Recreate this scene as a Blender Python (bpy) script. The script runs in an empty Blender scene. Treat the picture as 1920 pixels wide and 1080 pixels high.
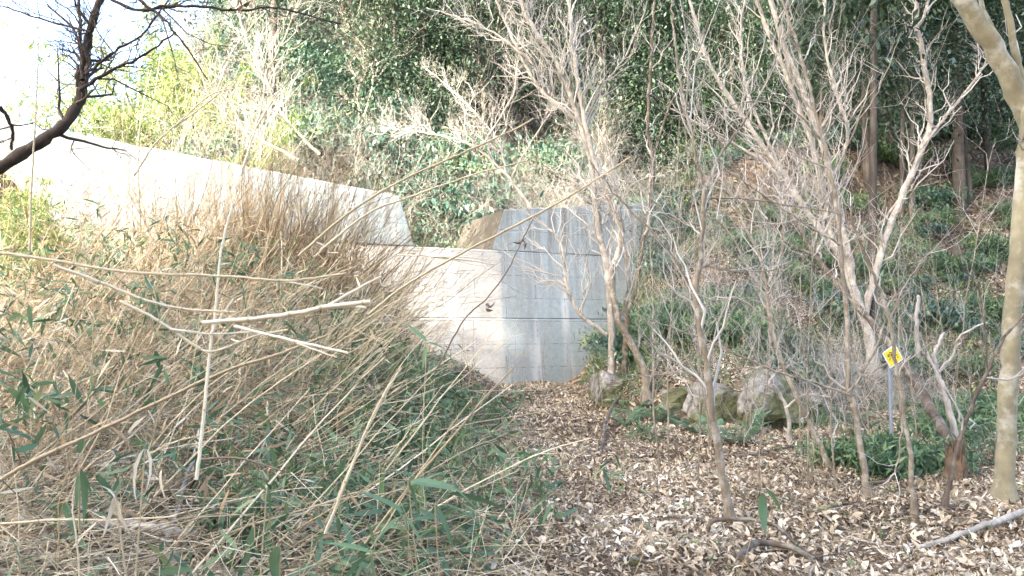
import bpy, math, random
import numpy as np
from mathutils import Vector

rng = np.random.default_rng(7)
random.seed(7)
scene = bpy.context.scene
COL = scene.collection

# ------------------------------------------------------------------ camera
CAM_Z = 1.6
PITCH = math.radians(3.3)
FPX = 26.0 / 36.0 * 1920.0
cam_d = bpy.data.cameras.new('camera')
cam_d.sensor_width = 36.0
cam_d.lens = 26.0
cam_d.clip_start = 0.05
cam_d.clip_end = 600.0
cam_d.dof.use_dof = True
cam_d.dof.focus_distance = 9.0
cam_d.dof.aperture_fstop = 9.0
cam = bpy.data.objects.new('camera', cam_d)
cam.location = (0, 0, CAM_Z)
cam.rotation_euler = (math.radians(90) + PITCH, 0, 0)
COL.objects.link(cam)
scene.camera = cam

# ------------------------------------------------------------------ light
SUN_EL = math.radians(31)
SUN_AZ = math.radians(55)                     # behind the camera, to the left
SUN_V = np.array([-math.cos(SUN_AZ) * math.cos(SUN_EL), -math.sin(SUN_AZ) * math.cos(SUN_EL), math.sin(SUN_EL)])
world = bpy.data.worlds.new('World')
scene.world = world
world.use_nodes = True
wn = world.node_tree
wn.nodes.clear()
sky = wn.nodes.new('ShaderNodeTexSky')
sky.sky_type = 'NISHITA'
sky.sun_disc = False
sky.sun_elevation = SUN_EL
sky.sun_rotation = math.atan2(SUN_V[0], SUN_V[1])
sky.air_density = 0.75
sky.dust_density = 3.8
sky.ozone_density = 1.0
bg = wn.nodes.new('ShaderNodeBackground')
bg.inputs['Strength'].default_value = 0.15
wo = wn.nodes.new('ShaderNodeOutputWorld')
wn.links.new(sky.outputs[0], bg.inputs[0])
wn.links.new(bg.outputs[0], wo.inputs[0])
sun_d = bpy.data.lights.new('sun', 'SUN')
sun_d.energy = 4.0
sun_d.angle = math.radians(0.6)
sun_d.color = (1.0, 0.93, 0.82)
sun = bpy.data.objects.new('sun', sun_d)
sun.rotation_euler = Vector(tuple(SUN_V)).to_track_quat('Z', 'Y').to_euler()
COL.objects.link(sun)
scene.view_settings.view_transform = 'Standard'
scene.view_settings.look = 'None'
scene.view_settings.gamma = 1.0
scene.view_settings.exposure = 3.5
scene.cycles.max_bounces = 8
scene.cycles.diffuse_bounces = 5
scene.cycles.transmission_bounces = 5
scene.cycles.sample_clamp_indirect = 6.0


# ------------------------------------------------------------------ helpers: numbers
def unit(a):
    return a / np.maximum(np.linalg.norm(a, axis=-1, keepdims=True), 1e-9)


def pix(px, py, Y):
    """World point seen at pixel (1920 x 1080) at world depth Y."""
    a = (px - 960.0) / FPX
    b = (540.0 - py) / FPX
    fy = math.cos(PITCH) - b * math.sin(PITCH)
    fz = math.sin(PITCH) + b * math.cos(PITCH)
    k = Y / fy
    return np.array([a * k, Y, CAM_Z + fz * k])


def smooth(e0, e1, x):
    t = np.clip((x - e0) / (e1 - e0), 0, 1)
    return t * t * (3 - 2 * t)


def wob(x, y, s, seed):
    return (np.sin(x * s + seed * 1.7 + 1.3 * np.sin(y * s * .7 + seed)) *
            np.cos(y * s * 1.1 - seed * 2.3 + 1.1 * np.sin(x * s * .6 + seed * .5)))


SPUR = np.array([(1.9, 30), (1.9, 20.5), (1.7, 17), (2.0, 12.9), (4.7, 12.6), (6.2, 14.6), (9, 15.5), (16, 14.5),
                 (60, 8), (90, 140), (1.9, 140)], float)


def poly_dist(x, y, poly):
    """Signed distance, positive inside."""
    d = np.full(x.shape, 1e9)
    inside = np.zeros(x.shape, bool)
    n = len(poly)
    for i in range(n):
        ax, ay = poly[i]
        bx, by = poly[(i + 1) % n]
        dx, dy = bx - ax, by - ay
        t = np.clip(((x - ax) * dx + (y - ay) * dy) / (dx * dx + dy * dy), 0, 1)
        d = np.minimum(d, np.hypot(x - ax - t * dx, y - ay - t * dy))
        c = ((ay > y) != (by > y)) & (x < (bx - ax) * (y - ay) / (by - ay + 1e-12) + ax)
        inside ^= c
    return np.where(inside, d, -d)


DAM_T = math.radians(25)
DAM_C = np.array([-0.22, 20.0])
DT = np.array([math.cos(DAM_T), math.sin(DAM_T)])
DN = np.array([-math.sin(DAM_T), math.cos(DAM_T)])     # pointing upstream (away)


def ground_h(x, y):
    x = np.asarray(x, float)
    y = np.asarray(y, float)
    base = 0.05 * wob(x, y, 1.3, 1) + 0.03 * wob(x, y, 3.1, 2)
    base = base + 0.35 * np.exp(-((x - 0.6) ** 2 / 2.5 + (y - 16) ** 2 / 14))
    base = base - 0.12 * np.exp(-((x - 3.5) ** 2 / 6 + (y - 10) ** 2 / 6))
    # spur and hillside beyond it
    d = poly_dist(x, y, SPUR)
    dp = np.maximum(d, 0)
    r = 0.75 * (1 - np.exp(-dp / 0.5)) + 0.56 * dp + 0.25 * wob(x, y, .8, 3) * smooth(.5, 3, dp) + .08 * wob(x, y, 2.4, 5) * smooth(.3, 1, dp)
    r = r + 1.7 * np.exp(-((x - 4.6) ** 2 + (y - 20.8) ** 2) / 3.2) * smooth(0, 1.5, dp)
    r = np.where(d > 0, np.minimum(r, 30 + .1 * r), 0)
    # filled bed behind the dam, then the hill
    s = (x - DAM_C[0]) * DT[0] + (y - DAM_C[1]) * DT[1]
    q = (x - DAM_C[0]) * DN[0] + (y - DAM_C[1]) * DN[1]
    hl = smooth(-24, -9, x + 0.18 * (y - 25))
    b = 3.2 + (0.60 * np.maximum(q - 4.0, 0) + .02 * np.maximum(q - 4, 0) ** 1.5) * (.12 + .88 * hl)
    b = np.minimum(b, 34 + .05 * b) + .25 * wob(x, y, .7, 8) * smooth(3, 8, q)
    back = np.where(q > 0, b * smooth(0.9, 2.2, q), 0)
    # bank that buries the far wing
    bk = np.interp(s, [1.6, 2.2, 3.4, 4.9, 5.5, 9, 14], [0, .35, 1.9, 3.5, 5.75, 7.5, 8]) * np.exp(-(np.maximum(-q - .4, 0) / 2.2) ** 2) * (q < 4)
    bk = bk * np.where(q > 0, np.exp(-(q / 4.0) ** 2), 1)
    r = np.maximum(r, bk + .12 * wob(x, y, 2.1, 11) * smooth(0, 1, bk))
    # bank under the bamboo
    dl = np.maximum(-x - .5 + 0.35 * np.sin(y * .9), 0) * smooth(-6, 2, y)
    lb = 2.0 * (1 - np.exp(-dl / 2.2)) * (.22 + .78 * smooth(4.0, 10.5, y)) + 3.4 * smooth(8, 11.5, -x) * smooth(9, 14.5, y) * (1 - .6 * smooth(18, 30, y))
    lb = lb + .1 * wob(x, y, 1.7, 4) * smooth(0, 1.5, dl)
    # unseen slope behind the viewpoint, shaped to raise the sun-blocking trees
    su, sw = .819 * x - .574 * y, .574 * x + .819 * y
    vs = .62 * np.maximum(-sw - 6, 0) * (.15 + .85 * smooth(-16, -10, su))
    base = base + np.minimum(vs, 26 + .1 * vs)
    return base + np.maximum(np.maximum(r, back), lb)


def gz(x, y):
    return float(ground_h(np.array([x]), np.array([y]))[0])


def hit(px, py, y0=2.0, y1=60.0):
    """Ground point seen at a pixel."""
    Y = np.linspace(y0, y1, 1500)
    a = (px - 960.0) / FPX
    b = (540.0 - py) / FPX
    fy = math.cos(PITCH) - b * math.sin(PITCH)
    fz = math.sin(PITCH) + b * math.cos(PITCH)
    k = Y / fy
    h = ground_h(a * k, Y)
    below = np.nonzero(CAM_Z + fz * k < h)[0]
    i = below[0] if len(below) else len(Y) - 1
    return np.array([a * k[i], Y[i], h[i]])


# ------------------------------------------------------------------ helpers: meshes
class Acc:
    """Collects quads with a per-face tint and a material index."""

    def __init__(self):
        self.V, self.Q, self.T, self.M, self.n = [], [], [], [], 0

    def add(self, V, Q, tint=0.5, mat=0):
        V = np.asarray(V, float).reshape(-1, 3)
        Q = np.asarray(Q, np.int64).reshape(-1, 4)
        self.V.append(V)
        self.Q.append(Q + self.n)
        t = np.asarray(tint, float)
        self.T.append(np.full(len(Q), float(t)) if t.ndim == 0 else t)
        self.M.append(np.full(len(Q), mat, np.int32))
        self.n += len(V)
        return self

    def mesh(self, name, mats, origin=(0, 0, 0), smooth_shade=True):
        V = np.concatenate(self.V) - np.asarray(origin, float)
        Q = np.concatenate(self.Q)
        T = np.concatenate(self.T)
        me = bpy.data.meshes.new(name)
        me.vertices.add(len(V))
        me.vertices.foreach_set('co', V.astype(np.float32).ravel())
        me.loops.add(len(Q) * 4)
        me.loops.foreach_set('vertex_index', Q.astype(np.int32).ravel())
        me.polygons.add(len(Q))
        me.polygons.foreach_set('loop_start', np.arange(len(Q), dtype=np.int32) * 4)
        if isinstance(mats, bpy.types.Material):
            mats = [mats]
        for m in mats:
            me.materials.append(m)
        me.polygons.foreach_set('material_index', np.concatenate(self.M))
        me.polygons.foreach_set('use_smooth', np.full(len(Q), smooth_shade))
        at = me.attributes.new('tint', 'FLOAT', 'FACE')
        at.data.foreach_set('value', T.astype(np.float32))
        me.update(calc_edges=True)
        return me


def tubes(P, R, k=4):
    """P (m,n,3) centre lines, R (m,n) radii -> verts, quads, faces per tube."""
    P = np.asarray(P, float)
    R = np.asarray(R, float)
    if P.ndim == 2:
        P, R = P[None], R[None]
    m, n, _ = P.shape
    T = unit(np.gradient(P, axis=1))
    mean = unit(P[:, -1] - P[:, 0])
    ref = np.where(np.abs(mean[:, 2:3]) < .8, np.array([[0, 0, 1.0]]), np.array([[1.0, 0, 0]]))[:, None, :]
    u = unit(np.cross(T, np.broadcast_to(ref, T.shape)))
    v = np.cross(T, u)
    a = np.arange(k) * 2 * math.pi / k
    ring = P[:, :, None] + R[:, :, None, None] * (np.cos(a)[None, None, :, None] * u[:, :, None] + np.sin(a)[None, None, :, None] * v[:, :, None])
    V = ring.reshape(-1, 3)
    i = np.arange(m)[:, None, None]
    j = np.arange(n - 1)[None, :, None]
    c = np.arange(k)[None, None, :]
    c2 = (c + 1) % k
    A = (i * n + j) * k
    Q = np.stack([A + c, A + c2, A + k + c2, A + k + c], -1).reshape(-1, 4)
    return V, Q, (n - 1) * k


def blades(base, d, nrm, L, W, droop=0.2, prof=(0.25, 1.0, .75, .04), fold=0.0, st=(0, .3, .68, 1.0)):
    """Leaf blades: (m,3) base, direction, normal; 3 columns when fold > 0."""
    base, d, nrm = np.asarray(base, float), unit(np.asarray(d, float)), np.asarray(nrm, float)
    m = len(base)
    L = np.broadcast_to(np.asarray(L, float), (m,))
    W = np.broadcast_to(np.asarray(W, float), (m,))
    droop = np.broadcast_to(np.asarray(droop, float), (m,))
    side = unit(np.cross(d, nrm))
    nn = np.cross(side, d)
    st = np.asarray(st)
    prof = np.asarray(prof)
    ns = len(st)
    C = base[:, None] + d[:, None] * (L[:, None] * st)[..., None]
    C = C - nn[:, None] * (droop[:, None] * L[:, None] * st ** 2)[..., None]
    w = (W[:, None] * prof * .5)[..., None]
    lft = C - side[:, None] * w + nn[:, None] * w * fold
    rgt = C + side[:, None] * w + nn[:, None] * w * fold
    if fold:
        X = np.stack([lft, C, rgt], 2)
        nc = 3
    else:
        X = np.stack([lft, rgt], 2)
        nc = 2
    V = X.reshape(-1, 3)
    i = np.arange(m)[:, None, None]
    j = np.arange(ns - 1)[None, :, None]
    c = np.arange(nc - 1)[None, None, :]
    A = (i * ns + j) * nc + c
    Q = np.stack([A, A + 1, A + nc + 1, A + nc], -1).reshape(-1, 4)
    return V, Q, (ns - 1) * (nc - 1)


def rand_dir(m, up=0.0):
    v = rng.normal(size=(m, 3))
    v[:, 2] += up
    return unit(v)


def spline(pts, n):
    """Catmull-Rom through pts, n samples."""
    p = np.asarray(pts, float)
    if len(p) == 2:
        t = np.linspace(0, 1, n)[:, None]
        return p[0] * (1 - t) + p[1] * t
    q = np.vstack([2 * p[0] - p[1], p, 2 * p[-1] - p[-2]])
    seg = len(p) - 1
    out = []
    for u in np.linspace(0, seg - 1e-6, n):
        i = int(u)
        t = u - i
        a, b, c, d = q[i], q[i + 1], q[i + 2], q[i + 3]
        out.append(.5 * ((2 * b) + (-a + c) * t + (2 * a - 5 * b + 4 * c - d) * t * t + (-a + 3 * b - 3 * c + d) * t ** 3))
    return np.array(out)


# ------------------------------------------------------------------ helpers: objects
def thing(name, label, cat, loc=(0, 0, 0), group=None, rotz=0.0, scale=1.0, rot=None):
    o = bpy.data.objects.new(name, None)
    o.empty_display_size = .1
    COL.objects.link(o)
    o.location = tuple(float(c) for c in loc)
    o.rotation_euler = rot if rot is not None else (0, 0, rotz)
    o.scale = (scale,) * 3 if not hasattr(scale, '__len__') else scale
    o['label'] = label
    o['category'] = cat
    if group:
        o['group'] = group
    return o


def part(name, me, parent=None, loc=None, rot=None, scale=None, kind=None, label=None):
    o = bpy.data.objects.new(name, me)
    COL.objects.link(o)
    if parent is not None:
        o.parent = parent
    if loc is not None:
        o.location = tuple(float(c) for c in loc)
    if rot is not None:
        o.rotation_euler = tuple(float(c) for c in rot)
    if scale is not None:
        o.scale = (scale,) * 3 if not hasattr(scale, '__len__') else scale
    if kind:
        o['kind'] = kind
    if label:
        o['label'] = label
    return o


def stuff(name, me, label=None, cat=None):
    o = part(name, me, kind='stuff')
    if label:
        o['label'] = label
        o['category'] = cat or name.replace('_', ' ')
    return o


def put(proto, name, label, cat, loc, group, rotz=None, scale=1.0, rot=None):
    r = thing(name, label, cat, loc, group, rng.uniform(0, 6.28) if rotz is None else rotz, scale, rot)
    for nm, me in proto:
        part(nm, me, r, kind='stuff' if nm in ('twigs', 'leaves', 'branches', 'stems', 'culms', 'crown') else None)
    return r


# ------------------------------------------------------------------ materials
def new_mat(name):
    m = bpy.data.materials.new(name)
    m.use_nodes = True
    nt = m.node_tree
    nt.nodes.clear()
    out = nt.nodes.new('ShaderNodeOutputMaterial')
    return m, nt, out


def ramp(nt, fac, cols):
    r = nt.nodes.new('ShaderNodeValToRGB')
    el = r.color_ramp.elements
    while len(el) < len(cols):
        el.new(.5)
    for e, (p, c) in zip(el, cols):
        e.position = p
        e.color = (*c, 1)
    if fac is not None:
        nt.links.new(fac, r.inputs[0])
    return r.outputs[0]


def noise(nt, scale, detail=4, rough=.6, coord='Object', sc=None, dist=0.0):
    tc = nt.nodes.new('ShaderNodeTexCoord')
    src = tc.outputs[coord]
    if sc:
        mp = nt.nodes.new('ShaderNodeMapping')
        mp.inputs['Scale'].default_value = sc
        nt.links.new(src, mp.inputs[0])
        src = mp.outputs[0]
    n = nt.nodes.new('ShaderNodeTexNoise')
    n.inputs['Scale'].default_value = scale
    n.inputs['Detail'].default_value = detail
    n.inputs['Roughness'].default_value = rough
    n.inputs['Distortion'].default_value = dist
    nt.links.new(src, n.inputs['Vector'])
    return n.outputs['Fac']


def math_node(nt, op, a, b=None, clamp=False):
    m = nt.nodes.new('ShaderNodeMath')
    m.operation = op
    m.use_clamp = clamp
    for i, v in enumerate((a, b)):
        if v is None:
            continue
        if isinstance(v, (int, float)):
            m.inputs[i].default_value = v
        else:
            nt.links.new(v, m.inputs[i])
    return m.outputs[0]


def mixc(nt, fac, a, b, mode='MIX'):
    m = nt.nodes.new('ShaderNodeMix')
    m.data_type = 'RGBA'
    m.blend_type = mode
    for sock, v in ((m.inputs['Factor'], fac), (m.inputs['A'], a), (m.inputs['B'], b)):
        if isinstance(v, (int, float)):
            sock.default_value = v
        elif isinstance(v, tuple):
            sock.default_value = (*v, 1)
        else:
            nt.links.new(v, sock)
    return m.outputs['Result']


def principled(nt, out, col, rough=.8, spec=.3, bump=None, bump_s=.3, bump_d=.02, trans=0.0, tcol=None):
    p = nt.nodes.new('ShaderNodeBsdfPrincipled')
    if isinstance(col, tuple):
        p.inputs['Base Color'].default_value = (*col, 1)
    else:
        nt.links.new(col, p.inputs['Base Color'])
    if isinstance(rough, (int, float)):
        p.inputs['Roughness'].default_value = rough
    else:
        nt.links.new(rough, p.inputs['Roughness'])
    p.inputs['Specular IOR Level'].default_value = spec
    if bump is not None:
        b = nt.nodes.new('ShaderNodeBump')
        b.inputs['Strength'].default_value = bump_s
        b.inputs['Distance'].default_value = bump_d
        nt.links.new(bump, b.inputs['Height'])
        nt.links.new(b.outputs[0], p.inputs['Normal'])
    sh = p.outputs[0]
    if trans:
        t = nt.nodes.new('ShaderNodeBsdfTranslucent')
        src = tcol if tcol is not None else col
        if isinstance(src, tuple):
            t.inputs[0].default_value = (*src, 1)
        else:
            nt.links.new(src, t.inputs[0])
        mx = nt.nodes.new('ShaderNodeMixShader')
        mx.inputs[0].default_value = trans
        nt.links.new(sh, mx.inputs[1])
        nt.links.new(t.outputs[0], mx.inputs[2])
        sh = mx.outputs[0]
    nt.links.new(sh, out.inputs[0])


def tinted(name, cols, rough=.6, spec=.35, trans=0.0, rand=0.0, grain=0.0):
    """Material whose colour runs along a ramp by the per-face tint."""
    m, nt, out = new_mat(name)
    a = nt.nodes.new('ShaderNodeAttribute')
    a.attribute_name = 'tint'
    f = a.outputs['Fac']
    if rand:
        oi = nt.nodes.new('ShaderNodeObjectInfo')
        r = math_node(nt, 'SUBTRACT', oi.outputs['Random'], .5)
        f = math_node(nt, 'ADD', f, math_node(nt, 'MULTIPLY', r, rand), clamp=True)
    if grain:
        g = math_node(nt, 'SUBTRACT', noise(nt, 60, 2), .5)
        f = math_node(nt, 'ADD', f, math_node(nt, 'MULTIPLY', g, grain), clamp=True)
    c = ramp(nt, f, cols)
    principled(nt, out, c, rough, spec, trans=trans)
    return m


def bark(name, dark, pale, scale=14.0, lichen=None, sc=(1, 1, .35)):
    m, nt, out = new_mat(name)
    n1 = noise(nt, scale, 5, .65, sc=sc)
    n2 = noise(nt, scale * .4, 4, .7)
    n3 = noise(nt, 2.5, 3, .6)
    c = ramp(nt, n1, [(.3, dark), (.7, pale)])
    c = mixc(nt, ramp(nt, n3, [(.35, (0, 0, 0)), (.7, (.75, .75, .75))]), c, tuple(q * .55 for q in dark))
    if lichen:
        k = ramp(nt, n2, [(.5, (0, 0, 0)), (.64, (.75, .75, .75))])
        c = mixc(nt, k, c, lichen)
    principled(nt, out, c, .85, .2, bump=n1, bump_s=.5, bump_d=.01)
    return m


M = {}
M['pale_bark'] = bark('pale_grey_bark', (.20, .175, .14), (.43, .39, .325), 16, (.46, .43, .36))
M['tan_bark'] = bark('tan_bark', (.14, .11, .075), (.31, .26, .185), 18, (.36, .33, .27))
M['brown_bark'] = bark('brown_bark', (.055, .042, .03), (.17, .13, .095), 14, (.22, .20, .15))
M['black_bark'] = bark('black_brown_bark', (.016, .012, .009), (.06, .045, .034), 14)
M['cedar_bark'] = bark('cedar_bark', (.04, .034, .027), (.13, .11, .088), 9, None, (1, 1, .12))
M['dead_wood'] = bark('weathered_dead_wood', (.26, .23, .19), (.5, .46, .40), 22, None, (1, 1, .2))
M['rot_wood'] = bark('rotten_orange_wood', (.07, .045, .028), (.27, .185, .11), 40, None, (1, 1, .2))
M['olive_bark'] = bark('olive_smooth_bark', (.20, .17, .10), (.34, .30, .19), 7, (.42, .40, .32), (1, 1, .6))
M['twig'] = tinted('bare_twig', [(0, (.12, .10, .08)), (.5, (.27, .24, .195)), (1, (.45, .42, .36))], .7, .25, rand=.3)
M['dark_twig'] = tinted('dark_twig', [(0, (.03, .022, .018)), (1, (.11, .085, .065))], .8, .2)
M['straw'] = tinted('dry_straw', [(0, (.09, .065, .04)), (.35, (.31, .235, .13)), (.7, (.53, .43, .26)), (1, (.66, .59, .43))], .5, .35, trans=.12, rand=.25)
M['grey_straw'] = tinted('grey_dead_stalk', [(0, (.12, .09, .06)), (.5, (.32, .26, .18)), (1, (.52, .46, .36))], .7, .2, rand=.2)
M['brown_stalk'] = tinted('shade_brown_dead_stalk', [(0, (.05, .035, .02)), (.5, (.15, .105, .055)), (1, (.40, .30, .16))], .7, .2)  # straw colours darkened to stand in for shade against the bright wing
M['dry_leaf'] = tinted('dry_bamboo_leaf', [(0, (.20, .12, .06)), (.5, (.42, .31, .17)), (1, (.60, .53, .40))], .6, .3, trans=.3, rand=.2)
M['sasa'] = tinted('bamboo_grass_leaf', [(0, (.045, .085, .042)), (.45, (.085, .145, .07)), (.8, (.135, .21, .08)), (1, (.29, .30, .13))], .5, .4, trans=.3, rand=.25)
M['shrub_leaf'] = tinted('glossy_evergreen_leaf', [(0, (.025, .055, .04)), (.5, (.05, .105, .075)), (.85, (.085, .15, .085)), (1, (.17, .21, .08))], .33, .5, trans=.2, rand=.3)
M['tree_leaf'] = tinted('forest_leaf', [(0, (.016, .033, .02)), (.5, (.032, .062, .036)), (1, (.07, .10, .045))], .5, .4, trans=.25, rand=.35)
M['yellow_leaf'] = tinted('sunny_bamboo_leaf', [(0, (.06, .12, .03)), (.5, (.14, .20, .05)), (1, (.30, .30, .10))], .45, .4, trans=.45, rand=.2)
M['fern'] = tinted('fern_frond', [(0, (.07, .13, .07)), (.6, (.12, .21, .11)), (1, (.18, .27, .13))], .5, .35, trans=.3, rand=.2)
M['litter'] = tinted('fallen_leaf', [(0, (.055, .036, .022)), (.25, (.19, .135, .08)), (.5, (.36, .28, .175)), (.8, (.51, .43, .305)), (1, (.66, .595, .48))], .6, .35, trans=.12, grain=.35)

M['dark_litter'] = tinted('dark_fallen_leaf', [(0, (.025, .02, .015)), (.45, (.055, .044, .033)), (.85, (.11, .092, .07)), (1, (.28, .24, .18))], .6, .3, grain=.3)  # darker, greyer leaf ramp for the hillside


def ground_mat():
    m, nt, out = new_mat('leaf_strewn_soil')
    tc = nt.nodes.new('ShaderNodeTexCoord')
    mp = nt.nodes.new('ShaderNodeMapping')
    nt.links.new(tc.outputs['Object'], mp.inputs[0])
    v = nt.nodes.new('ShaderNodeTexVoronoi')
    v.inputs['Scale'].default_value = 13
    nd = nt.nodes.new('ShaderNodeTexNoise')
    nd.inputs['Scale'].default_value = 9
    nt.links.new(mp.outputs[0], nd.inputs['Vector'])
    mv = mixc(nt, .12, mp.outputs[0], nd.outputs['Color'])
    nt.links.new(mv, v.inputs['Vector'])
    sep = nt.nodes.new('ShaderNodeSeparateColor')
    nt.links.new(v.outputs['Color'], sep.inputs[0])
    leafc = ramp(nt, sep.outputs[0], [(0, (.035, .025, .016)), (.3, (.085, .06, .038)), (.6, (.16, .118, .078)), (1, (.30, .24, .165))])
    n = noise(nt, 1.1, 5, .6)
    soil = ramp(nt, noise(nt, 22, 4), [(.3, (.035, .024, .016)), (.7, (.11, .075, .048))])
    c = mixc(nt, ramp(nt, n, [(.42, (1, 1, 1)), (.66, (.1, .1, .1))]), soil, leafc)
    moss = ramp(nt, noise(nt, .5, 4), [(.58, (0, 0, 0)), (.72, (.7, .7, .7))])
    c = mixc(nt, moss, c, (.05, .08, .03))
    principled(nt, out, c, .9, .15, bump=v.outputs['Distance'], bump_s=.8, bump_d=.03)
    return m


M['ground'] = ground_mat()


def concrete_mat():
    m, nt, out = new_mat('weathered_concrete')
    tc = nt.nodes.new('ShaderNodeTexCoord')
    sp = nt.nodes.new('ShaderNodeSeparateXYZ')
    nt.links.new(tc.outputs['Object'], sp.inputs[0])
    s, q, z = sp.outputs
    fine = noise(nt, 9, 6, .7)
    big = noise(nt, .7, 4, .6)
    base = ramp(nt, fine, [(.3, (.165, .205, .215)), (.7, (.27, .315, .32))])  # grey base with the cool tone of the shaded face painted in
    base = mixc(nt, ramp(nt, big, [(.35, (.0, .0, .0)), (.7, (.55, .55, .55))]), base, (.19, .215, .215))
    # vertical run marks under the crest
    run = noise(nt, 1.0, 4, .7, sc=(4.5, 1, .25))
    runm = math_node(nt, 'MULTIPLY', ramp(nt, run, [(.42, (0, 0, 0)), (.62, (.95, .95, .95))]),
                     math_node(nt, 'MULTIPLY', math_node(nt, 'SUBTRACT', z, 1.4), .3, clamp=True), clamp=True)
    base = mixc(nt, runm, base, (.12, .12, .115))
    # below the spill lip: warm wash, brightened to paint in the sunlit side
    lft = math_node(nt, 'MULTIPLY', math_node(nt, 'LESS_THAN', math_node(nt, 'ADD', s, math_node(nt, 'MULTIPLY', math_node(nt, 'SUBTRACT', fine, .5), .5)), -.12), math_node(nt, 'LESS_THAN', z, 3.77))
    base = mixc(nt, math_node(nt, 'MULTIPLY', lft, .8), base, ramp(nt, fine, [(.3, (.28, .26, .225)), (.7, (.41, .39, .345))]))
    # pale lime washes
    wash = ramp(nt, noise(nt, .8, 3, .6, sc=(2.2, 1, .3)), [(.58, (0, 0, 0)), (.75, (.6, .6, .6))])
    base = mixc(nt, wash, base, (.48, .49, .48))
    # pitted, peeling strip beside the spillway (s about 0..0.9, below the spill lip)
    sm = math_node(nt, 'ADD', s, math_node(nt, 'MULTIPLY', math_node(nt, 'SUBTRACT', big, .5), 1.4))
    inn = math_node(nt, 'MULTIPLY', ramp(nt, math_node(nt, 'ADD', math_node(nt, 'MULTIPLY', sm, .25), .5), [(.44, (0, 0, 0)), (.48, (1, 1, 1)), (.62, (1, 1, 1)), (.74, (0, 0, 0))]),
                    math_node(nt, 'LESS_THAN', z, 3.6), clamp=True)
    pit = ramp(nt, noise(nt, 24, 3, .75), [(.47, (0, 0, 0)), (.56, (1, 1, 1))])
    base = mixc(nt, math_node(nt, 'MULTIPLY', inn, math_node(nt, 'MULTIPLY', pit, .6)), base, (.2, .195, .18))
    # formwork lines
    fl = nt.nodes.new('ShaderNodeTexBrick')
    fl.inputs['Scale'].default_value = 1
    fl.inputs['Mortar Size'].default_value = .012
    fl.inputs['Brick Width'].default_value = 1.8
    fl.inputs['Row Height'].default_value = .62
    fl.offset = .5
    cb = nt.nodes.new('ShaderNodeCombineXYZ')
    nt.links.new(s, cb.inputs[0])
    nt.links.new(z, cb.inputs[1])
    nt.links.new(cb.outputs[0], fl.inputs['Vector'])
    flm = math_node(nt, 'MULTIPLY', fl.outputs['Fac'], math_node(nt, 'GREATER_THAN', fine, .5))
    base = mixc(nt, math_node(nt, 'MULTIPLY', flm, .75), base, (.09, .09, .085))
    # tie-rod spots
    principled(nt, out, base, .88, .25, bump=fine, bump_s=.35, bump_d=.02)
    return m


def mossy_concrete():
    m, nt, out = new_mat('moss_stained_concrete')
    f = noise(nt, 5, 7, .75)
    b = noise(nt, 1.6, 4, .6)
    c = ramp(nt, f, [(.32, (.035, .032, .025)), (.58, (.085, .075, .06)), (.78, (.25, .24, .21))])
    c = mixc(nt, ramp(nt, b, [(.5, (0, 0, 0)), (.62, (.9, .9, .9))]), c, (.06, .06, .04))
    principled(nt, out, c, .95, .1, bump=f, bump_s=.7, bump_d=.03)
    return m


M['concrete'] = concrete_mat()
M['moss_concrete'] = mossy_concrete()


def rock_mat():
    m, nt, out = new_mat('mossy_rock')
    f = noise(nt, 5, 7, .7, dist=.6)
    b = noise(nt, 1.4, 5, .6)
    c = ramp(nt, f, [(.34, (.09, .08, .065)), (.5, (.22, .205, .18)), (.66, (.40, .385, .36))])
    c = mixc(nt, ramp(nt, b, [(.42, (0, 0, 0)), (.56, (.9, .9, .9))]), c, (.085, .09, .03))
    v = nt.nodes.new('ShaderNodeTexVoronoi')
    v.feature = 'DISTANCE_TO_EDGE'
    v.inputs['Scale'].default_value = 2.2
    tc = nt.nodes.new('ShaderNodeTexCoord')
    mp = nt.nodes.new('ShaderNodeMapping')
    mp.inputs['Scale'].default_value = (1, 1, .55)
    nt.links.new(tc.outputs['Object'], mp.inputs[0])
    mx = mixc(nt, .25, mp.outputs[0], f)
    nt.links.new(mx, v.inputs['Vector'])
    crk = ramp(nt, v.outputs['Distance'], [(.0, (1, 1, 1)), (.05, (0, 0, 0))])
    c = mixc(nt, math_node(nt, 'MULTIPLY', crk, .8), c, (.03, .027, .02))
    principled(nt, out, c, .92, .2, bump=f, bump_s=.9, bump_d=.06)
    return m


M['rock'] = rock_mat()


def plain(name, col, rough=.6, metal=0.0, spec=.4):
    m, nt, out = new_mat(name)
    n = noise(nt, 18, 4)
    dk = tuple(c * .78 for c in col)
    c = ramp(nt, n, [(.3, dk), (.7, col)])
    principled(nt, out, c, rough, spec)
    nt.nodes['Principled BSDF'].inputs['Metallic'].default_value = metal
    return m


M['sign_yellow'] = plain('sign_yellow_paint', (.80, .58, .01), .45)
M['sign_white'] = plain('sign_white_edge', (.8, .8, .78), .5)
M['sign_black'] = plain('sign_black_print', (.012, .012, .012), .5)
M['post_grey'] = plain('galvanised_post', (.22, .245, .26), .55, .2)

# ------------------------------------------------------------------ ground
gx = np.concatenate([np.arange(-75, -14, 1.2), np.arange(-14, 14, .22), np.arange(14, 75, 1.2)])
gy = np.concatenate([np.arange(-90, -2, 1.5), np.arange(-2, 32, .22), np.arange(32, 130, 1.3)])
GX, GY = np.meshgrid(gx, gy)
GZ = ground_h(GX, GY)
V = np.stack([GX, GY, GZ], -1).reshape(-1, 3)
nxg = len(gx)
ii, jj = np.meshgrid(np.arange(len(gy) - 1), np.arange(nxg - 1), indexing='ij')
A = ii * nxg + jj
Q = np.stack([A, A + 1, A + nxg + 1, A + nxg], -1).reshape(-1, 4)
ground = part('ground', Acc().add(V, Q).mesh('ground', M['ground']), kind='structure')


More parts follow.
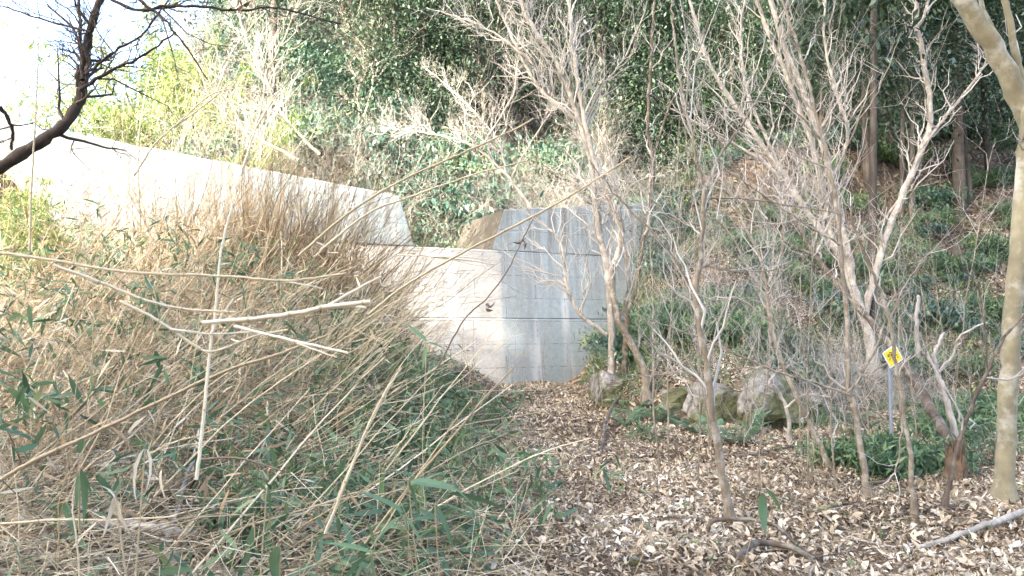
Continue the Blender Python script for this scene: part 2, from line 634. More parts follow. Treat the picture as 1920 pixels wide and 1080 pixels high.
# ------------------------------------------------------------------ dam
def dam_pt(s, q, z):
    p = DAM_C + DT * s + DN * q
    return np.array([p[0], p[1], z])


dam = thing('sabo_dam', 'grey concrete check dam with a notched spillway across the valley', 'dam', (DAM_C[0], DAM_C[1], 0), rotz=DAM_T)
CREST = 3.76


def prism(name, prof_front, z0, z1, mat, bev=.022, qb=3.0, s_of=None, nseg=1, batter=.1):
    """A concrete lift between s-limits given at bottom and top, with chamfered long edges."""
    (a0, a1), (b0, b1) = prof_front                     # (s range at z0), (s range at z1); z1 may vary along s
    zt = z1 if callable(z1) else (lambda s: z1)
    acc = Acc()
    ns = nseg + 1
    t = np.linspace(0, 1, ns)
    rows = []
    fr = lambda z: -(max(CREST - z, 0)) * batter
    for kind in ('b0', 'b1', 'm', 't1', 't0', 'back_t', 'back_b'):
        row = []
        for u in t:
            sb = a0 + (a1 - a0) * u
            stp = b0 + (b1 - b0) * u
            zz = zt(stp)
            jit = .0
            if kind == 'b0':
                p = (sb, fr(z0) + bev, z0)
            elif kind == 'b1':
                p = (sb + (stp - sb) * .02, fr(z0 + bev), z0 + bev)
            elif kind == 'm':
                p = ((sb + stp) / 2, fr((z0 + zz) / 2), (z0 + zz) / 2)
            elif kind == 't1':
                p = (stp + (sb - stp) * .02, fr(zz - bev), zz - bev)
            elif kind == 't0':
                p = (stp, fr(zz) + bev, zz + .012 * math.sin(stp * 7.1) + .008 * math.sin(stp * 17))
            elif kind == 'back_t':
                p = (stp, qb, zz)
            else:
                p = (sb, qb, z0)
            row.append(p)
        rows.append(row)
    R = np.array(rows)                                  # (7, ns, 3)
    nr = len(R)
    Q = []
    for r in range(nr):
        r2 = (r + 1) % nr
        for c in range(ns - 1):
            Q.append((r * ns + c, r * ns + c + 1, r2 * ns + c + 1, r2 * ns + c))
    acc.add(R.reshape(-1, 3), Q, mat=0)
    # end caps, as their own faces (mossy on the notch side)
    for c in (0, ns - 1):
        E = R[:, c]
        acc.add(E, [(0, 1, 2, 3), (0, 3, 4, 5), (0, 5, 6, 6)][:2], mat=1)
        acc.add(np.array([E[0], E[5], E[6], (E[0] + E[6]) / 2]), [(0, 1, 2, 3)], mat=1)
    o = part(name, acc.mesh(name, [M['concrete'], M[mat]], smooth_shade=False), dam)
    return o


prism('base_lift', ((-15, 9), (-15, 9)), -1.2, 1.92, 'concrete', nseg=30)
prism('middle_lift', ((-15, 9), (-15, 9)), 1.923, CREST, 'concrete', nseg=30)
prism('spillway_wing', ((-.36, 9), (0.0, 9)), CREST + .003, lambda s: 4.89 + .111 * s, 'moss_concrete', nseg=16)
prism('spillway_wing', ((-15, -2.54), (-15, -2.96)), CREST + .003, lambda s: 5.05 + .111 * (-2.96 - s), 'concrete', nseg=24)


# ------------------------------------------------------------------ rocks
def boulder(name, label, c, size, seed, group=None):
    r = np.random.default_rng(seed)
    nu, nv = 40, 24
    u = np.linspace(0, 2 * math.pi, nu, endpoint=False)
    v = np.linspace(.02, math.pi - .02, nv)
    U, W = np.meshgrid(u, v)
    D = np.stack([np.cos(U) * np.sin(W), np.sin(U) * np.sin(W), np.cos(W)], -1)
    rad = np.ones(U.shape)
    # flat facets
    for _ in range(26):
        n = unit(r.normal(size=3))
        off = r.uniform(.5, .85)
        dd = D @ n
        rad = np.where(dd > 1e-3, np.minimum(rad, off / np.maximum(dd, 1e-3)), rad)
    for f in (3, 6, 11):
        rad = rad * (1 + .06 / f * 3 * wob(D[..., 0] * f + seed, D[..., 1] * f + D[..., 2] * f * 1.3, 1.0, seed))
    P = D * rad[..., None] * np.asarray(size)
    ii, jj = np.meshgrid(np.arange(nv - 1), np.arange(nu), indexing='ij')
    j2 = (jj + 1) % nu
    Q = np.stack([ii * nu + jj, ii * nu + j2, (ii + 1) * nu + j2, (ii + 1) * nu + jj], -1).reshape(-1, 4)[:, ::-1]
    o = part(name, Acc().add(P, Q).mesh(name, M['rock'], smooth_shade=False), loc=c)
    o['label'] = label
    o['category'] = 'rock'
    if group:
        o['group'] = group
    return o


ROCKS = [
    ('mossy rock face standing behind the thin forked trunk near the dam foot', (2.05, 14.6, .25), (.85, .8, .7), 3),
    ('brown mossy rock wedged into the bank between two paler rocks', (2.75, 13.4, .25), (.95, .7, .66), 4),
    ('grey rock with dark cracks above the fern bed', (3.45, 13.0, .2), (.9, .65, .72), 15),
    ('large pale smooth rock with moss below, at the outer end of the outcrop', (4.35, 12.75, .25), (.9, .6, .72), 21),
    ('low dark rock half buried under the undergrowth beside the pale rock', (5.2, 13.2, .1), (.6, .6, .5), 9),
]
for lb, c, sz, sd in ROCKS:
    boulder('rock', lb, c, sz, sd, 'rocks of the outcrop below the bank')
p = hit(1190, 1062)
boulder('stone', 'small pale flat stone lying in the leaf litter at the bottom edge', (p[0], p[1], p[2] + .02), (.11, .07, .05), 31)
p = hit(1905, 762)
boulder('stone', 'white stone on the litter just past the thick smooth trunk', (p[0], p[1], p[2] + .06), (.22, .16, .13), 33)

# ------------------------------------------------------------------ leaf litter
LEAF_ST = (0, .3, .65, 1.0)


def litter(n, xs, ys, smin, smax, lift=.02, mask=None):
    x = rng.uniform(*xs, n)
    y = rng.uniform(*ys, n)
    if mask is not None:
        k = mask(x, y)
        x, y = x[k], y[k]
    n = len(x)
    z = ground_h(x, y) + rng.uniform(.004, lift, n)
    e = .1
    sx = (ground_h(x + e, y) - ground_h(x - e, y)) / (2 * e)
    sy = (ground_h(x, y + e) - ground_h(x, y - e)) / (2 * e)
    N = unit(np.stack([-sx, -sy, np.ones(n)], -1) + rng.normal(size=(n, 3)) * .45)
    d = rng.normal(size=(n, 3))
    d = unit(d - N * np.sum(d * N, 1, keepdims=True))
    L = rng.uniform(smin, smax, n)
    W = L * rng.uniform(.18, .58, n)
    V, Q, f = blades(np.stack([x, y, z], -1), d, N, L, W, droop=rng.normal(0, .42, n), prof=(.2, 1, .75, .05), fold=.55)
    return V, Q, np.repeat(np.clip(rng.beta(1.4, 1.35, n) + .16 * wob(x, y, 1.6, 17) + .1 * wob(x, y, 5, 19), 0, 1), f)


acc = Acc()
front = lambda x, y: (x > -1.6 + .5 * np.sin(y)) & (np.abs(x) < y * .78 + .6)
patch = lambda x, y: front(x, y) & (wob(x, y, 2.2, 21) + rng.normal(0, .5, x.shape) > -.62)
acc.add(*litter(80000, (-2.2, 8), (3.2, 9.5), .02, .052, .03, front))
acc.add(*litter(56000, (-2.2, 8), (3.2, 9.5), .034, .08, .05, patch))
acc.add(*litter(80000, (-2, 14), (9.5, 19.5), .045, .085, .04, front))
vis = lambda x, y: (np.abs(x) < y * .75)
acc.add(*litter(9000, (-6, -1), (3, 14), .06, .13, .08, vis))
n = 2600
x, y = rng.uniform(-1.6, 7, n), rng.uniform(3.4, 12, n)
L = rng.uniform(.04, .22, n)
d = unit(rng.normal(size=(n, 3)) * np.array([1, 1, .22]))
t_ = np.linspace(-.5, .5, 4)
C = np.stack([x, y, ground_h(x, y) + .04], -1)[:, None] + d[:, None] * (L[:, None] * t_)[..., None] + rng.normal(0, .004, (n, 4, 3))
V, Q, f = tubes(C, np.repeat(rng.uniform(.0012, .0035, n)[:, None], 4, 1), 3)
acc.add(V, Q, np.repeat(rng.uniform(0, .6, n), f))
stuff('leaf_litter', acc.mesh('leaf_litter', M['litter'], smooth_shade=False))
acc = Acc()
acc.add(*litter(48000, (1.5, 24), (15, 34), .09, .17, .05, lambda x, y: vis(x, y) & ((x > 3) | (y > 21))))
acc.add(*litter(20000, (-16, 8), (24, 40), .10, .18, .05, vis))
stuff('hillside_litter', acc.mesh('hillside_litter', M['dark_litter'], smooth_shade=False))
# the nearest leaves can be told apart: pieces of the ground
lm = []
for i in range(8):
    a = Acc()
    L = rng.uniform(.07, .12)
    V, Q, f = blades([(-L / 2, 0, 0)], [(1, 0, 0)], [(0, 0, 1)], L, L * rng.uniform(.42, .6), droop=rng.normal(0, .3), fold=rng.uniform(.25, .6),
                     prof=(.12, .75, 1, .8, .4, .03), st=(0, .15, .4, .65, .85, 1))
    a.add(V, Q, rng.uniform(.4, 1, len(Q)) * .3 + .7 * rng.uniform(.3, .9))
    lm.append(a.mesh('fallen_leaf', M['litter']))
for i in range(240):
    y = rng.uniform(3.9, 6.8)
    x = rng.uniform(-.6, min(.72 * y, 4.6))
    part('leaf', lm[i % 8], ground, (x, y, gz(x, y) + rng.uniform(.03, .06)), (rng.normal(0, .45), rng.normal(0, .45), rng.uniform(0, 6.3)), rng.uniform(.65, 1.1))


# ------------------------------------------------------------------ tree growing
def side_shoots(P, R, n, lmin, lmax, npts=6, t0=.2, spread=(.5, 1.1), upcurve=.5, rscale=.55, up_bias=0.25):
    """n curved side shoots per centre line; P (m,k,3), R (m,k)."""
    m, k, _ = P.shape
    t = rng.uniform(t0, .98, (m, n))
    f = t * (k - 1)
    i = np.minimum(f.astype(int), k - 2)
    w = (f - i)[..., None]
    mi = np.arange(m)[:, None]
    B = P[mi, i] * (1 - w) + P[mi, i + 1] * w
    rb = R[mi, i] * (1 - w[..., 0]) + R[mi, i + 1] * w[..., 0]
    T = unit(P[mi, i + 1] - P[mi, i])
    B, rb, T = B.reshape(-1, 3), rb.reshape(-1), T.reshape(-1, 3)
    c = len(B)
    rd = rng.normal(size=(c, 3))
    perp = unit(rd - T * np.sum(rd * T, 1, keepdims=True))
    ang = rng.uniform(*spread, c)[:, None]
    D = unit(T * np.cos(ang) + perp * np.sin(ang) + np.array([0, 0, up_bias]))
    L = rng.uniform(lmin, lmax, c) * (1.15 - .6 * t.reshape(-1))
    s = np.linspace(0, 1, npts)
    curve = np.array([0, 0, 1.0]) * upcurve
    wig = np.cumsum(rng.normal(0, .07, (c, npts, 3)), 1)
    wig[:, 0] = 0
    C = B[:, None] + L[:, None, None] * (D[:, None] * s[None, :, None] + curve * (s ** 2)[None, :, None] * .6 + wig)
    r0 = np.minimum(rb * rscale, .02)
    RR = r0[:, None] * (1 - .75 * s)[None]
    return C, np.maximum(RR, .0011)


def traced(points, Y, n=18, wander=.25, wig=.012):
    """Centre line through photograph positions at depth about Y, with real depth variation."""
    pts = []
    k = len(points)
    dr = rng.uniform(-wander, wander)
    for i, q in enumerate(points):
        dy = q[2] if len(q) > 2 else dr * i / max(k - 1, 1)
        pts.append(pix(q[0], q[1], Y + dy))
    C = spline(pts, n)
    w = rng.normal(0, wig, (n, 3))
    w[0] = w[-1] = 0
    return C + w


def bare_tree(name, label, Y, stems, mat, cat='tree', group=None, shoots=(5, 3), slen=(.5, 1.2), twig_mat='twig', wander=.3, twigtint=(.35, 1.0), up=.5, k=8, base=None):
    """stems: list of (points, px width at base, px width at tip)."""
    if base is not None:
        b = hit(*base)
        Y = b[1]
    first = None
    lines = []
    for pts, w0, w1 in stems:
        n = max(8, 5 * len(pts))
        C = traced(pts, Y, n, wander, wig=.003 + .0004 * Y)
        R = np.linspace(w0, w1, n) * Y / FPX / 2
        lines.append((C, R))
    if base is not None:
        C, R = lines[0]
        C[0] = (C[0][0], C[0][1], gz(C[0][0], C[0][1]) - .08)
    o = lines[0][0][0].copy()
    root = thing(name, label, cat, o, group)
    for i, (C, R) in enumerate(lines):
        R = R * (1 + (.16 if mat is M['black_bark'] else .10 if k < 12 else .02) * np.sin(np.arange(len(R)) * 2.1 + i))
        if i == 0 and base is not None:
            R[:3] *= (2.0, 1.35, 1.1)
        a = Acc()
        V, Q, _ = tubes(C, R, k)
        a.add(V, Q)
        # rounded tip
        tip = C[-1] + unit(C[-1] - C[-2]) * R[-1]
        a.add(*tubes(np.array([C[-1], tip]), np.array([R[-1], R[-1] * .1]), k)[:2])
        part('trunk' if i == 0 else 'branch', a.mesh('limb', mat, o), root)
    acc = Acc()
    tot = 0
    for C, R in lines:
        length = np.sum(np.linalg.norm(np.diff(C, axis=0), axis=1))
        n1 = int(max(1, shoots[0] * length / 1.5))
        C1, R1 = side_shoots(C[None], R[None], n1, slen[0], slen[1], 6, .3 if C is lines[0][0] else .12, up_bias=.3, upcurve=up)
        R1 = np.minimum(R1, R.min() * .9 + .003)
        V, Q, f = tubes(C1, R1, 4)
        acc.add(V, Q, np.repeat(rng.uniform(*twigtint, len(C1)), f))
        C2, R2 = side_shoots(C1, R1, shoots[1], slen[0] * .4, slen[1] * .55, 5, .25, rscale=.6, upcurve=up)
        V, Q, f = tubes(C2, R2, 3)
        acc.add(V, Q, np.repeat(rng.uniform(*twigtint, len(C2)), f))
        if len(shoots) > 2:
            C3, R3 = side_shoots(C2, R2, shoots[2], slen[0] * .25, slen[1] * .35, 4, .2, rscale=.7, upcurve=up)
            V, Q, f = tubes(C3, R3, 3)
            acc.add(V, Q, np.repeat(rng.uniform(*twigtint, len(C3)), f))
    part('twigs', acc.mesh('twigs', M[twig_mat], o), root, kind='stuff')
    return root


TREES_G = 'leafless young trees in front of the dam and bank'
bare_tree('bare_tree', 'pale forked leafless tree growing in front of the dam face', 16, [
    ([(1145, 745), (1147, 640), (1140, 520), (1122, 420), (1108, 300), (1085, 225), (1050, 130), (1000, 50), (960, -30)], 15.2, 6.8),
    ([(1140, 525), (1160, 470), (1165, 425), (1140, 370), (1115, 300), (1095, 220), (1080, 130), (1066, 0), (1060, -60)], 12.0, 6.8),
    ([(1138, 628), (1090, 590), (1065, 540), (1055, 470), (1040, 440), (1000, 405)], 8.8, 3.0),
    ([(1085, 228), (1040, 195), (1000, 150), (960, 70), (930, 0)], 8.8, 4.5),
    ([(1098, 225), (1130, 160), (1170, 110), (1210, 20)], 4.8, 2.2),
    ([(1000, 120), (940, 70), (880, 40), (800, 15)], 5.6, 2.2),
    ([(1110, 300), (1180, 390), (1250, 470), (1305, 560)], 4.8, 2.2),
], M['pale_bark'], base=(1145, 745), group=TREES_G, shoots=(9, 5, 2), slen=(.6, 1.7), twigtint=(.5, 1), up=.25)
bare_tree('bare_tree', 'slanting mottled trunk leaning against the forked tree before the dam', 15, [
    ([(1212, 745), (1208, 700), (1190, 655), (1160, 600), (1148, 540), (1150, 500)], 15, 11),
    ([(1168, 600), (1178, 520), (1160, 430), (1135, 350)], 8, 4),
], M['tan_bark'], base=(1212, 748), group=TREES_G, shoots=(3, 3), slen=(.4, 1.0))
bare_tree('bare_tree', 'slim straight brown sapling with a high fork, a twist of dry leaves at its foot', 6.2, [
    ([(1372, 985), (1352, 880), (1338, 780), (1325, 680), (1306, 560), (1316, 460), (1322, 355)], 16.8, 8.2),
    ([(1322, 355), (1300, 270), (1275, 150), (1262, 40), (1258, -20)], 6.4, 3.0),
    ([(1324, 350), (1350, 290), (1400, 220), (1450, 120), (1470, 20)], 5.6, 2.2),
    ([(1308, 560), (1268, 490), (1220, 430), (1150, 360), (1105, 300)], 5.6, 2.2),
    ([(1323, 400), (1370, 440), (1410, 520), (1440, 560)], 4.0, 2.2),
    ([(1320, 420), (1250, 405), (1200, 330), (1180, 300)], 4.0, 1.5),
    ([(1322, 370), (1420, 375), (1520, 392), (1590, 400)], 4.0, 1.5),
    ([(1318, 500), (1400, 510), (1480, 500)], 3.2, 1.5),
], M['tan_bark'], base=(1372, 985), group=TREES_G, shoots=(5, 3, 2), slen=(.25, 1.2), up=.4)
bare_tree('bare_tree', 'thin upright trunk bent at a knuckle, tallest of the saplings on the open litter', 7, [
    ([(1628, 940), (1615, 840), (1600, 752), (1592, 740), (1588, 600), (1578, 480), (1560, 340), (1535, 230), (1500, 100), (1460, -20)], 12.8, 5.2),
    ([(1592, 740), (1520, 715), (1440, 690), (1330, 640), (1220, 600)], 4.8, 2.2),
    ([(1590, 735), (1640, 660), (1665, 570), (1700, 545)], 4.8, 2.2),
    ([(1575, 460), (1480, 400), (1380, 330), (1300, 290)], 4.0, 1.5),
    ([(1560, 345), (1600, 250), (1650, 160), (1690, 60)], 4.0, 1.5),
    ([(1545, 270), (1480, 200), (1400, 190), (1300, 220)], 4.0, 1.5),
], M['tan_bark'], base=(1628, 940), group=TREES_G, shoots=(5, 3, 2), slen=(.25, 1.3), up=.4)
bare_tree('bare_tree', 'big many-stemmed leafless tree whose pale stems fan out above the yellow sign', 12, [
    ([(1640, 700), (1625, 610), (1600, 540), (1590, 480), (1568, 380), (1548, 290), (1510, 180), (1470, 90), (1440, -20)], 20.3, 9.5),
    ([(1600, 540), (1555, 430), (1530, 300), (1490, 180), (1440, 60), (1410, -20)], 13.3, 6.8),
    ([(1595, 500), (1530, 420), (1470, 330), (1400, 230), (1330, 120), (1290, -10)], 13.3, 6.1),
    ([(1620, 600), (1650, 480), (1690, 370), (1725, 290), (1745, 220), (1735, 130), (1718, 40), (1725, -20)], 14.0, 8.2),
    ([(1718, 60), (1735, 20), (1745, -20)], 7.0, 4.8),
    ([(1725, 280), (1780, 210), (1835, 140), (1850, 110)], 7.0, 3.4),
    ([(1560, 340), (1590, 250), (1560, 150), (1545, 60), (1550, -20)], 7.8, 3.4),
    ([(1530, 420), (1450, 320), (1340, 250), (1250, 200)], 7.0, 2.7),
    ([(1470, 330), (1400, 170), (1390, 60), (1400, -20)], 7.0, 3.4),
    ([(1690, 370), (1640, 430), (1600, 450)], 4.7, 2.0),
], M['pale_bark'], base=(1640, 700), group=TREES_G, shoots=(7, 4, 2), slen=(.4, 1.3), up=.4, twigtint=(.4, 1))
bare_tree('fallen_tree', 'dark half fallen trunk propped diagonally behind the yellow sign', 8.6, [
    ([(1800, 885, 0), (1775, 820, .6), (1730, 740, 1.4), (1685, 670, 2.2), (1640, 610, 2.6), (1580, 545, 3), (1530, 480, 3.3), (1480, 400, 3.6), (1430, 320, 4)], 24, 9),
    ([(1530, 480, 3.3), (1470, 450, 3.4), (1420, 380, 3.6), (1370, 300, 3.6), (1310, 200, 3.6)], 9, 4),
], M['brown_bark'], cat='fallen tree', base=(1800, 885), shoots=(3, 3), slen=(.3, .8))
bare_tree('smooth_tree', 'thick smooth olive-grey trunk with one big limb sweeping up to the frame edge', 6.9, [
    ([(1882, 945), (1886, 830), (1893, 700), (1900, 580), (1912, 430), (1922, 300), (1935, 180)], 33, 28),
    ([(1940, 250), (1905, 175), (1870, 100), (1825, 30), (1780, -40)], 38, 32),
    ([(1925, 180), (1900, 80), (1880, -20)], 14, 11),
    ([(1915, 175), (1850, 30), (1830, -20)], 10, 7),
], M['olive_bark'], base=(1882, 945), shoots=(1, 2), slen=(.4, .9), k=14)
bare_tree('bare_tree', 'slender yellowish sapling crossing in front of the yellow sign', 6.3, [
    ([(1716, 975), (1706, 860), (1694, 770), (1682, 690), (1668, 600), (1640, 520), (1610, 450), (1590, 380)], 9.6, 3.8),
    ([(1694, 770), (1680, 880), (1640, 915), (1600, 905)], 4.0, 1.5),
    ([(1668, 600), (1700, 530), (1740, 480), (1800, 440)], 4.0, 1.5),
], M['tan_bark'], base=(1716, 975), group=TREES_G, shoots=(3, 2), slen=(.3, .7))
bare_tree('bare_tree', 'leaning sapling whose foot stands behind the litter and whose head tangles over the rocks', 8.2, [
    ([(1560, 885), (1515, 790), (1470, 690), (1442, 590), (1440, 565), (1425, 480), (1380, 390), (1340, 300)], 10.4, 3.8),
    ([(1440, 570), (1465, 470), (1470, 380), (1500, 300)], 4.8, 2.2),
    ([(1440, 600), (1380, 560), (1300, 570), (1220, 540)], 4.0, 1.5),
    ([(1470, 690), (1400, 690), (1300, 700), (1230, 690)], 3.2, 1.5),
    ([(1445, 600), (1500, 590), (1560, 560)], 3.2, 1.5),
], M['tan_bark'], base=(1560, 885), group=TREES_G, shoots=(7, 5, 2), slen=(.3, .75), up=.3)
bare_tree('bare_tree', 'short twiggy sapling beside the pale rock', 9, [
    ([(1482, 830), (1475, 770), (1460, 735), (1440, 720), (1470, 690), (1500, 680)], 8, 4),
    ([(1472, 765), (1510, 740), (1560, 745)], 5, 3),
], M['pale_bark'], base=(1482, 830), group=TREES_G, shoots=(7, 4), slen=(.25, .6))
bare_tree('dead_snag', 'grey bleached dead stem with broken branch ends near the rotten stump', 8.3, [
    ([(1795, 860), (1785, 790), (1768, 730), (1755, 690), (1752, 660), (1770, 625)], 13.6, 6.0),
    ([(1758, 700), (1790, 660), (1800, 630), (1850, 605)], 6.4, 3.0),
    ([(1753, 690), (1730, 660), (1718, 655)], 7.2, 3.8),
    ([(1722, 670), (1718, 610), (1722, 556)], 8.8, 6.8),
], M['dead_wood'], cat='dead tree', base=(1795, 860), shoots=(1, 2), slen=(.15, .35))
bare_tree('bare_tree', 'leafless tree at the frame edge leaning over the gully behind the smooth trunk', 8.0, [
    ([(1770, 960), (1790, 860), (1810, 790), (1850, 700), (1880, 640), (1935, 570)], 9.6, 4.5),
    ([(1850, 700), (1840, 560), (1790, 480), (1740, 420)], 4.0, 1.5),
], M['brown_bark'], base=(1770, 960), shoots=(3, 3), slen=(.3, .7))
bare_tree('bare_tree', 'dark wavy stem rising behind the right hand fork of the pale tree', 13, [
    ([(1170, 620), (1195, 520), (1210, 430), (1225, 330), (1215, 230), (1222, 100), (1228, -20)], 8, 5),
    ([(1222, 300), (1255, 200), (1300, 120), (1330, 30)], 5, 2),
], M['brown_bark'], base=(1190, 690), shoots=(3, 3), slen=(.4, 1.0))
bare_tree('bare_tree', 'whippy bare shrub arching over the wing of the dam with white sunlit twigs', 21, [
    ([(1010, 410), (950, 330), (880, 270), (800, 250), (720, 240)], 6, 3),
    ([(950, 330), (930, 260), (860, 180), (800, 130)], 5, 2),
    ([(960, 330), (1000, 260), (1040, 200)], 4, 2),
    ([(900, 280), (960, 180), (970, 120)], 4, 2),
], M['pale_bark'], cat='shrub', shoots=(9, 6, 3), slen=(.5, 1.3), twigtint=(.3, 1), up=.2)

# trees behind the dam, each traced
for lb, Y, st in [
    ('pale slender tree behind the dam wing with a white bark streak', 26, [([(672, 330), (676, 240), (672, 170), (690, 110), (650, 40), (640, -20)], 9, 5), ([(676, 240), (700, 150), (690, 100), (700, 20)], 7, 3)]),
    ('slender tree behind the spillway with a straight tan stem', 28, [([(908, 370), (906, 260), (903, 150), (885, 60), (880, -20)], 8, 5), ([(903, 150), (930, 60), (940, -20)], 5, 3)]),
    ('kinked whitish tree behind the sunlit wing', 21, [([(600, 290), (560, 250), (520, 200), (495, 140), (460, 70), (440, -20)], 9, 5), ([(495, 140), (530, 80), (560, 0)], 6, 3)]),
    ('arching bare tree above the sunlit wing with twigs drooping to the bamboo', 18, [([(560, 300), (470, 250), (400, 190), (350, 60), (330, -30)], 8, 4), ([(400, 190), (440, 90), (500, 20)], 5, 3)]),
    ('straight narrow tree rising behind the notch in the dam', 30, [([(800, 360), (803, 260), (795, 140), (800, 0)], 7, 5)]),
]:
    st = [(p_, a_ * .7, b_ * .6) for p_, a_, b_ in st]
    bare_tree('bare_tree', lb, Y, st, M['tan_bark'], group='slender leafless trees behind the dam', shoots=(9, 6, 3), slen=(.6, 1.7), twigtint=(.1, .8), base=None, up=.0)

# dark leaning tree in the upper corner
bare_tree('leaning_tree', 'dark crooked leaning trunk against the bright sky above the bamboo', 7.5, [
    ([(-60, 350), (20, 300), (100, 250), (145, 200), (160, 130), (165, 70), (195, -20)], 25, 13),
    ([(155, 150), (150, 80), (148, 0)], 9, 6),
    ([(160, 140), (210, 100), (270, 60), (330, -20)], 6, 3),
    ([(150, 170), (210, 130), (260, 110), (330, 60)], 8, 3),
    ([(170, 60), (90, 40), (30, 20), (-40, 0)], 5, 2),
    ([(0, 200), (22, 235), (22, 280)], 8, 5),
    ([(190, -10), (260, 20), (340, 10), (440, 20), (520, 15), (640, 45)], 7, 3),
    ([(230, -20), (300, 30), (350, 90), (390, 150)], 6, 2),
], M['black_bark'], shoots=(9, 6, 3), slen=(.35, .95), twig_mat='dark_twig', twigtint=(0, 1), up=-.15, base=None)

# thin saplings between the traced trees
def sapling_proto(h):
    m = 7
    s = np.linspace(0, 1, 14)
    C = np.stack([h * .12 * s ** 2 + np.cumsum(rng.normal(0, .015, 14)), np.cumsum(rng.normal(0, .015, 14)), -.1 + h * s], -1)
    R = np.linspace(.011, .003, 14)
    t = Acc().add(*tubes(C, R, 6)[:2])
    a = Acc()
    C1, R1 = side_shoots(C[None], R[None], 12, h * .12, h * .32, 7, .2, up_bias=.3, upcurve=.5)
    V, Q, f = tubes(C1, R1, 4)
    a.add(V, Q, np.repeat(rng.uniform(.4, 1, len(C1)), f))
    C2, R2 = side_shoots(C1, R1, 4, h * .05, h * .16, 5, .25, rscale=.7, upcurve=.5)
    V, Q, f = tubes(C2, R2, 3)
    a.add(V, Q, np.repeat(rng.uniform(.4, 1, len(C2)), f))
    return [('trunk', t.mesh('trunk', M['tan_bark'])), ('twigs', a.mesh('twigs', M['twig']))]


SAP = [sapling_proto(h) for h in (2.4, 3.2, 4.2, 5.0)]
for i in range(34):
    y = rng.uniform(7.5, 15)
    x = rng.uniform(.16 * y, .70 * y)
    put(SAP[i % 4], 'sapling', 'thin bare sapling with upcurved twigs among the larger leafless trees', 'sapling', (x, y, gz(x, y)), 'thin bare saplings', scale=rng.uniform(.7, 1.15))
for i in range(10):
    y = rng.uniform(13, 17.5)
    x = rng.uniform(-.12 * y, .12 * y)
    put(SAP[i % 2], 'sapling', 'spindly bare stem standing on the mound before the dam', 'sapling', (x, y, gz(x, y)), 'spindly stems on the mound', scale=rng.uniform(.35, .8))

# stump and fallen branches on the litter
b = hit(1792, 905)
root = thing('tree_stump', 'splintered rotten orange stump at the foot of the fallen trunk', 'stump', b)
a = Acc()
C = np.array([(0, 0, -.1), (0, 0, .1), (.01, 0, .2), (.015, .01, .32), (.0, .01, .40)])
V, Q, _ = tubes(C, np.array([.13, .11, .10, .085, .03]), 16)
V = V + rng.normal(0, .014, V.shape)
a.add(V, Q)
part('trunk', a.mesh('stump', M['rot_wood']), root)
a = Acc()
nn = 26
ang = rng.uniform(0, 6.28, nn)
B = np.stack([.08 * np.cos(ang), .08 * np.sin(ang), rng.uniform(.2, .34, nn)], -1)
P = B[:, None] + np.linspace(0, 1, 3)[None, :, None] * np.stack([.03 * np.cos(ang), .03 * np.sin(ang), rng.uniform(.1, .3, nn)], -1)[:, None]
a.add(*tubes(P, np.tile([.014, .010, .002], (nn, 1)), 3)[:2])
part('splinters', a.mesh('splinters', M['rot_wood']), root)


def lying(name, label, pts, wpx, mat, lift=.02, cat='branch', tip=.5, offs=None, group=None):
    P = []
    for i, (px, py) in enumerate(pts):
        h = hit(px, py)
        dz = 0 if offs is None else offs[i]
        P.append(h + np.array([0, 0, lift + dz]))
    C = spline(P, 6 * len(P))
    C += rng.normal(0, .005, C.shape)
    R = np.linspace(wpx, wpx * tip, len(C)) * C[:, 1] / FPX / 2
    a = Acc()
    a.add(*tubes(C, R, 8)[:2])
    e = C[0] - unit(C[1] - C[0]) * R[0] * .4
    a.add(*tubes(np.array([e, C[0]]), np.array([R[0] * .15, R[0]]), 8)[:2])
    root = part(name, a.mesh(name, mat, C[0]), loc=C[0])
    root['label'] = label
    root['category'] = cat
    if group:
        root['group'] = group
    return root


FB = 'fallen branches on the leaf litter'
lying('fallen_branch', 'thin dark arched branch rising from the litter below the sapling foot', [(1325, 1010), (1345, 1005), (1440, 1010), (1500, 1045), (1545, 1085)], 10, M['brown_bark'], offs=(0, .1, .1, .05, 0), group=FB)
lying('fallen_branch', 'crooked grey branch lying below the arched one with a broken thick end', [(1380, 1058), (1418, 1040), (1490, 1050), (1560, 1085)], 16, M['brown_bark'], offs=(0, .06, .05, 0), group=FB)
lying('fallen_branch', 'long grey branch lying across the litter toward the frame edge', [(1690, 1040), (1760, 1030), (1840, 1008), (1930, 985)], 9, M['pale_bark'], tip=1.5, offs=(.0, .03, .06, .1), group=FB)
lying('fallen_branch', 'low curved stick looping off the litter by the yellowish sapling', [(1590, 905), (1660, 915), (1700, 880), (1712, 850)], 7, M['brown_bark'], offs=(0, .05, .12, .2), group=FB)
lying('fallen_branch', 'thin stick lying on the litter below the ferns', [(1380, 862), (1430, 855), (1500, 845)], 7, M['brown_bark'], offs=(0, .03, .05), group=FB)
lying('fallen_branch', 'short curved dark stem standing out of the mound before the dam', [(1125, 860), (1140, 800), (1165, 770)], 8, M['brown_bark'], offs=(0, .15, .3), group=FB)
lying('log', 'weathered pale log lying under the bamboo stalks near the bottom corner', [(20, 1010), (120, 1018), (250, 1030), (370, 1045)], 20, M['dead_wood'], lift=.12, cat='log', tip=.9)
lying('fallen_branch', 'pale forked stick propped in the green bamboo grass beside the log', [(295, 1085), (345, 975), (380, 900)], 11, M['dead_wood'], offs=(0, .2, .5), group=FB)
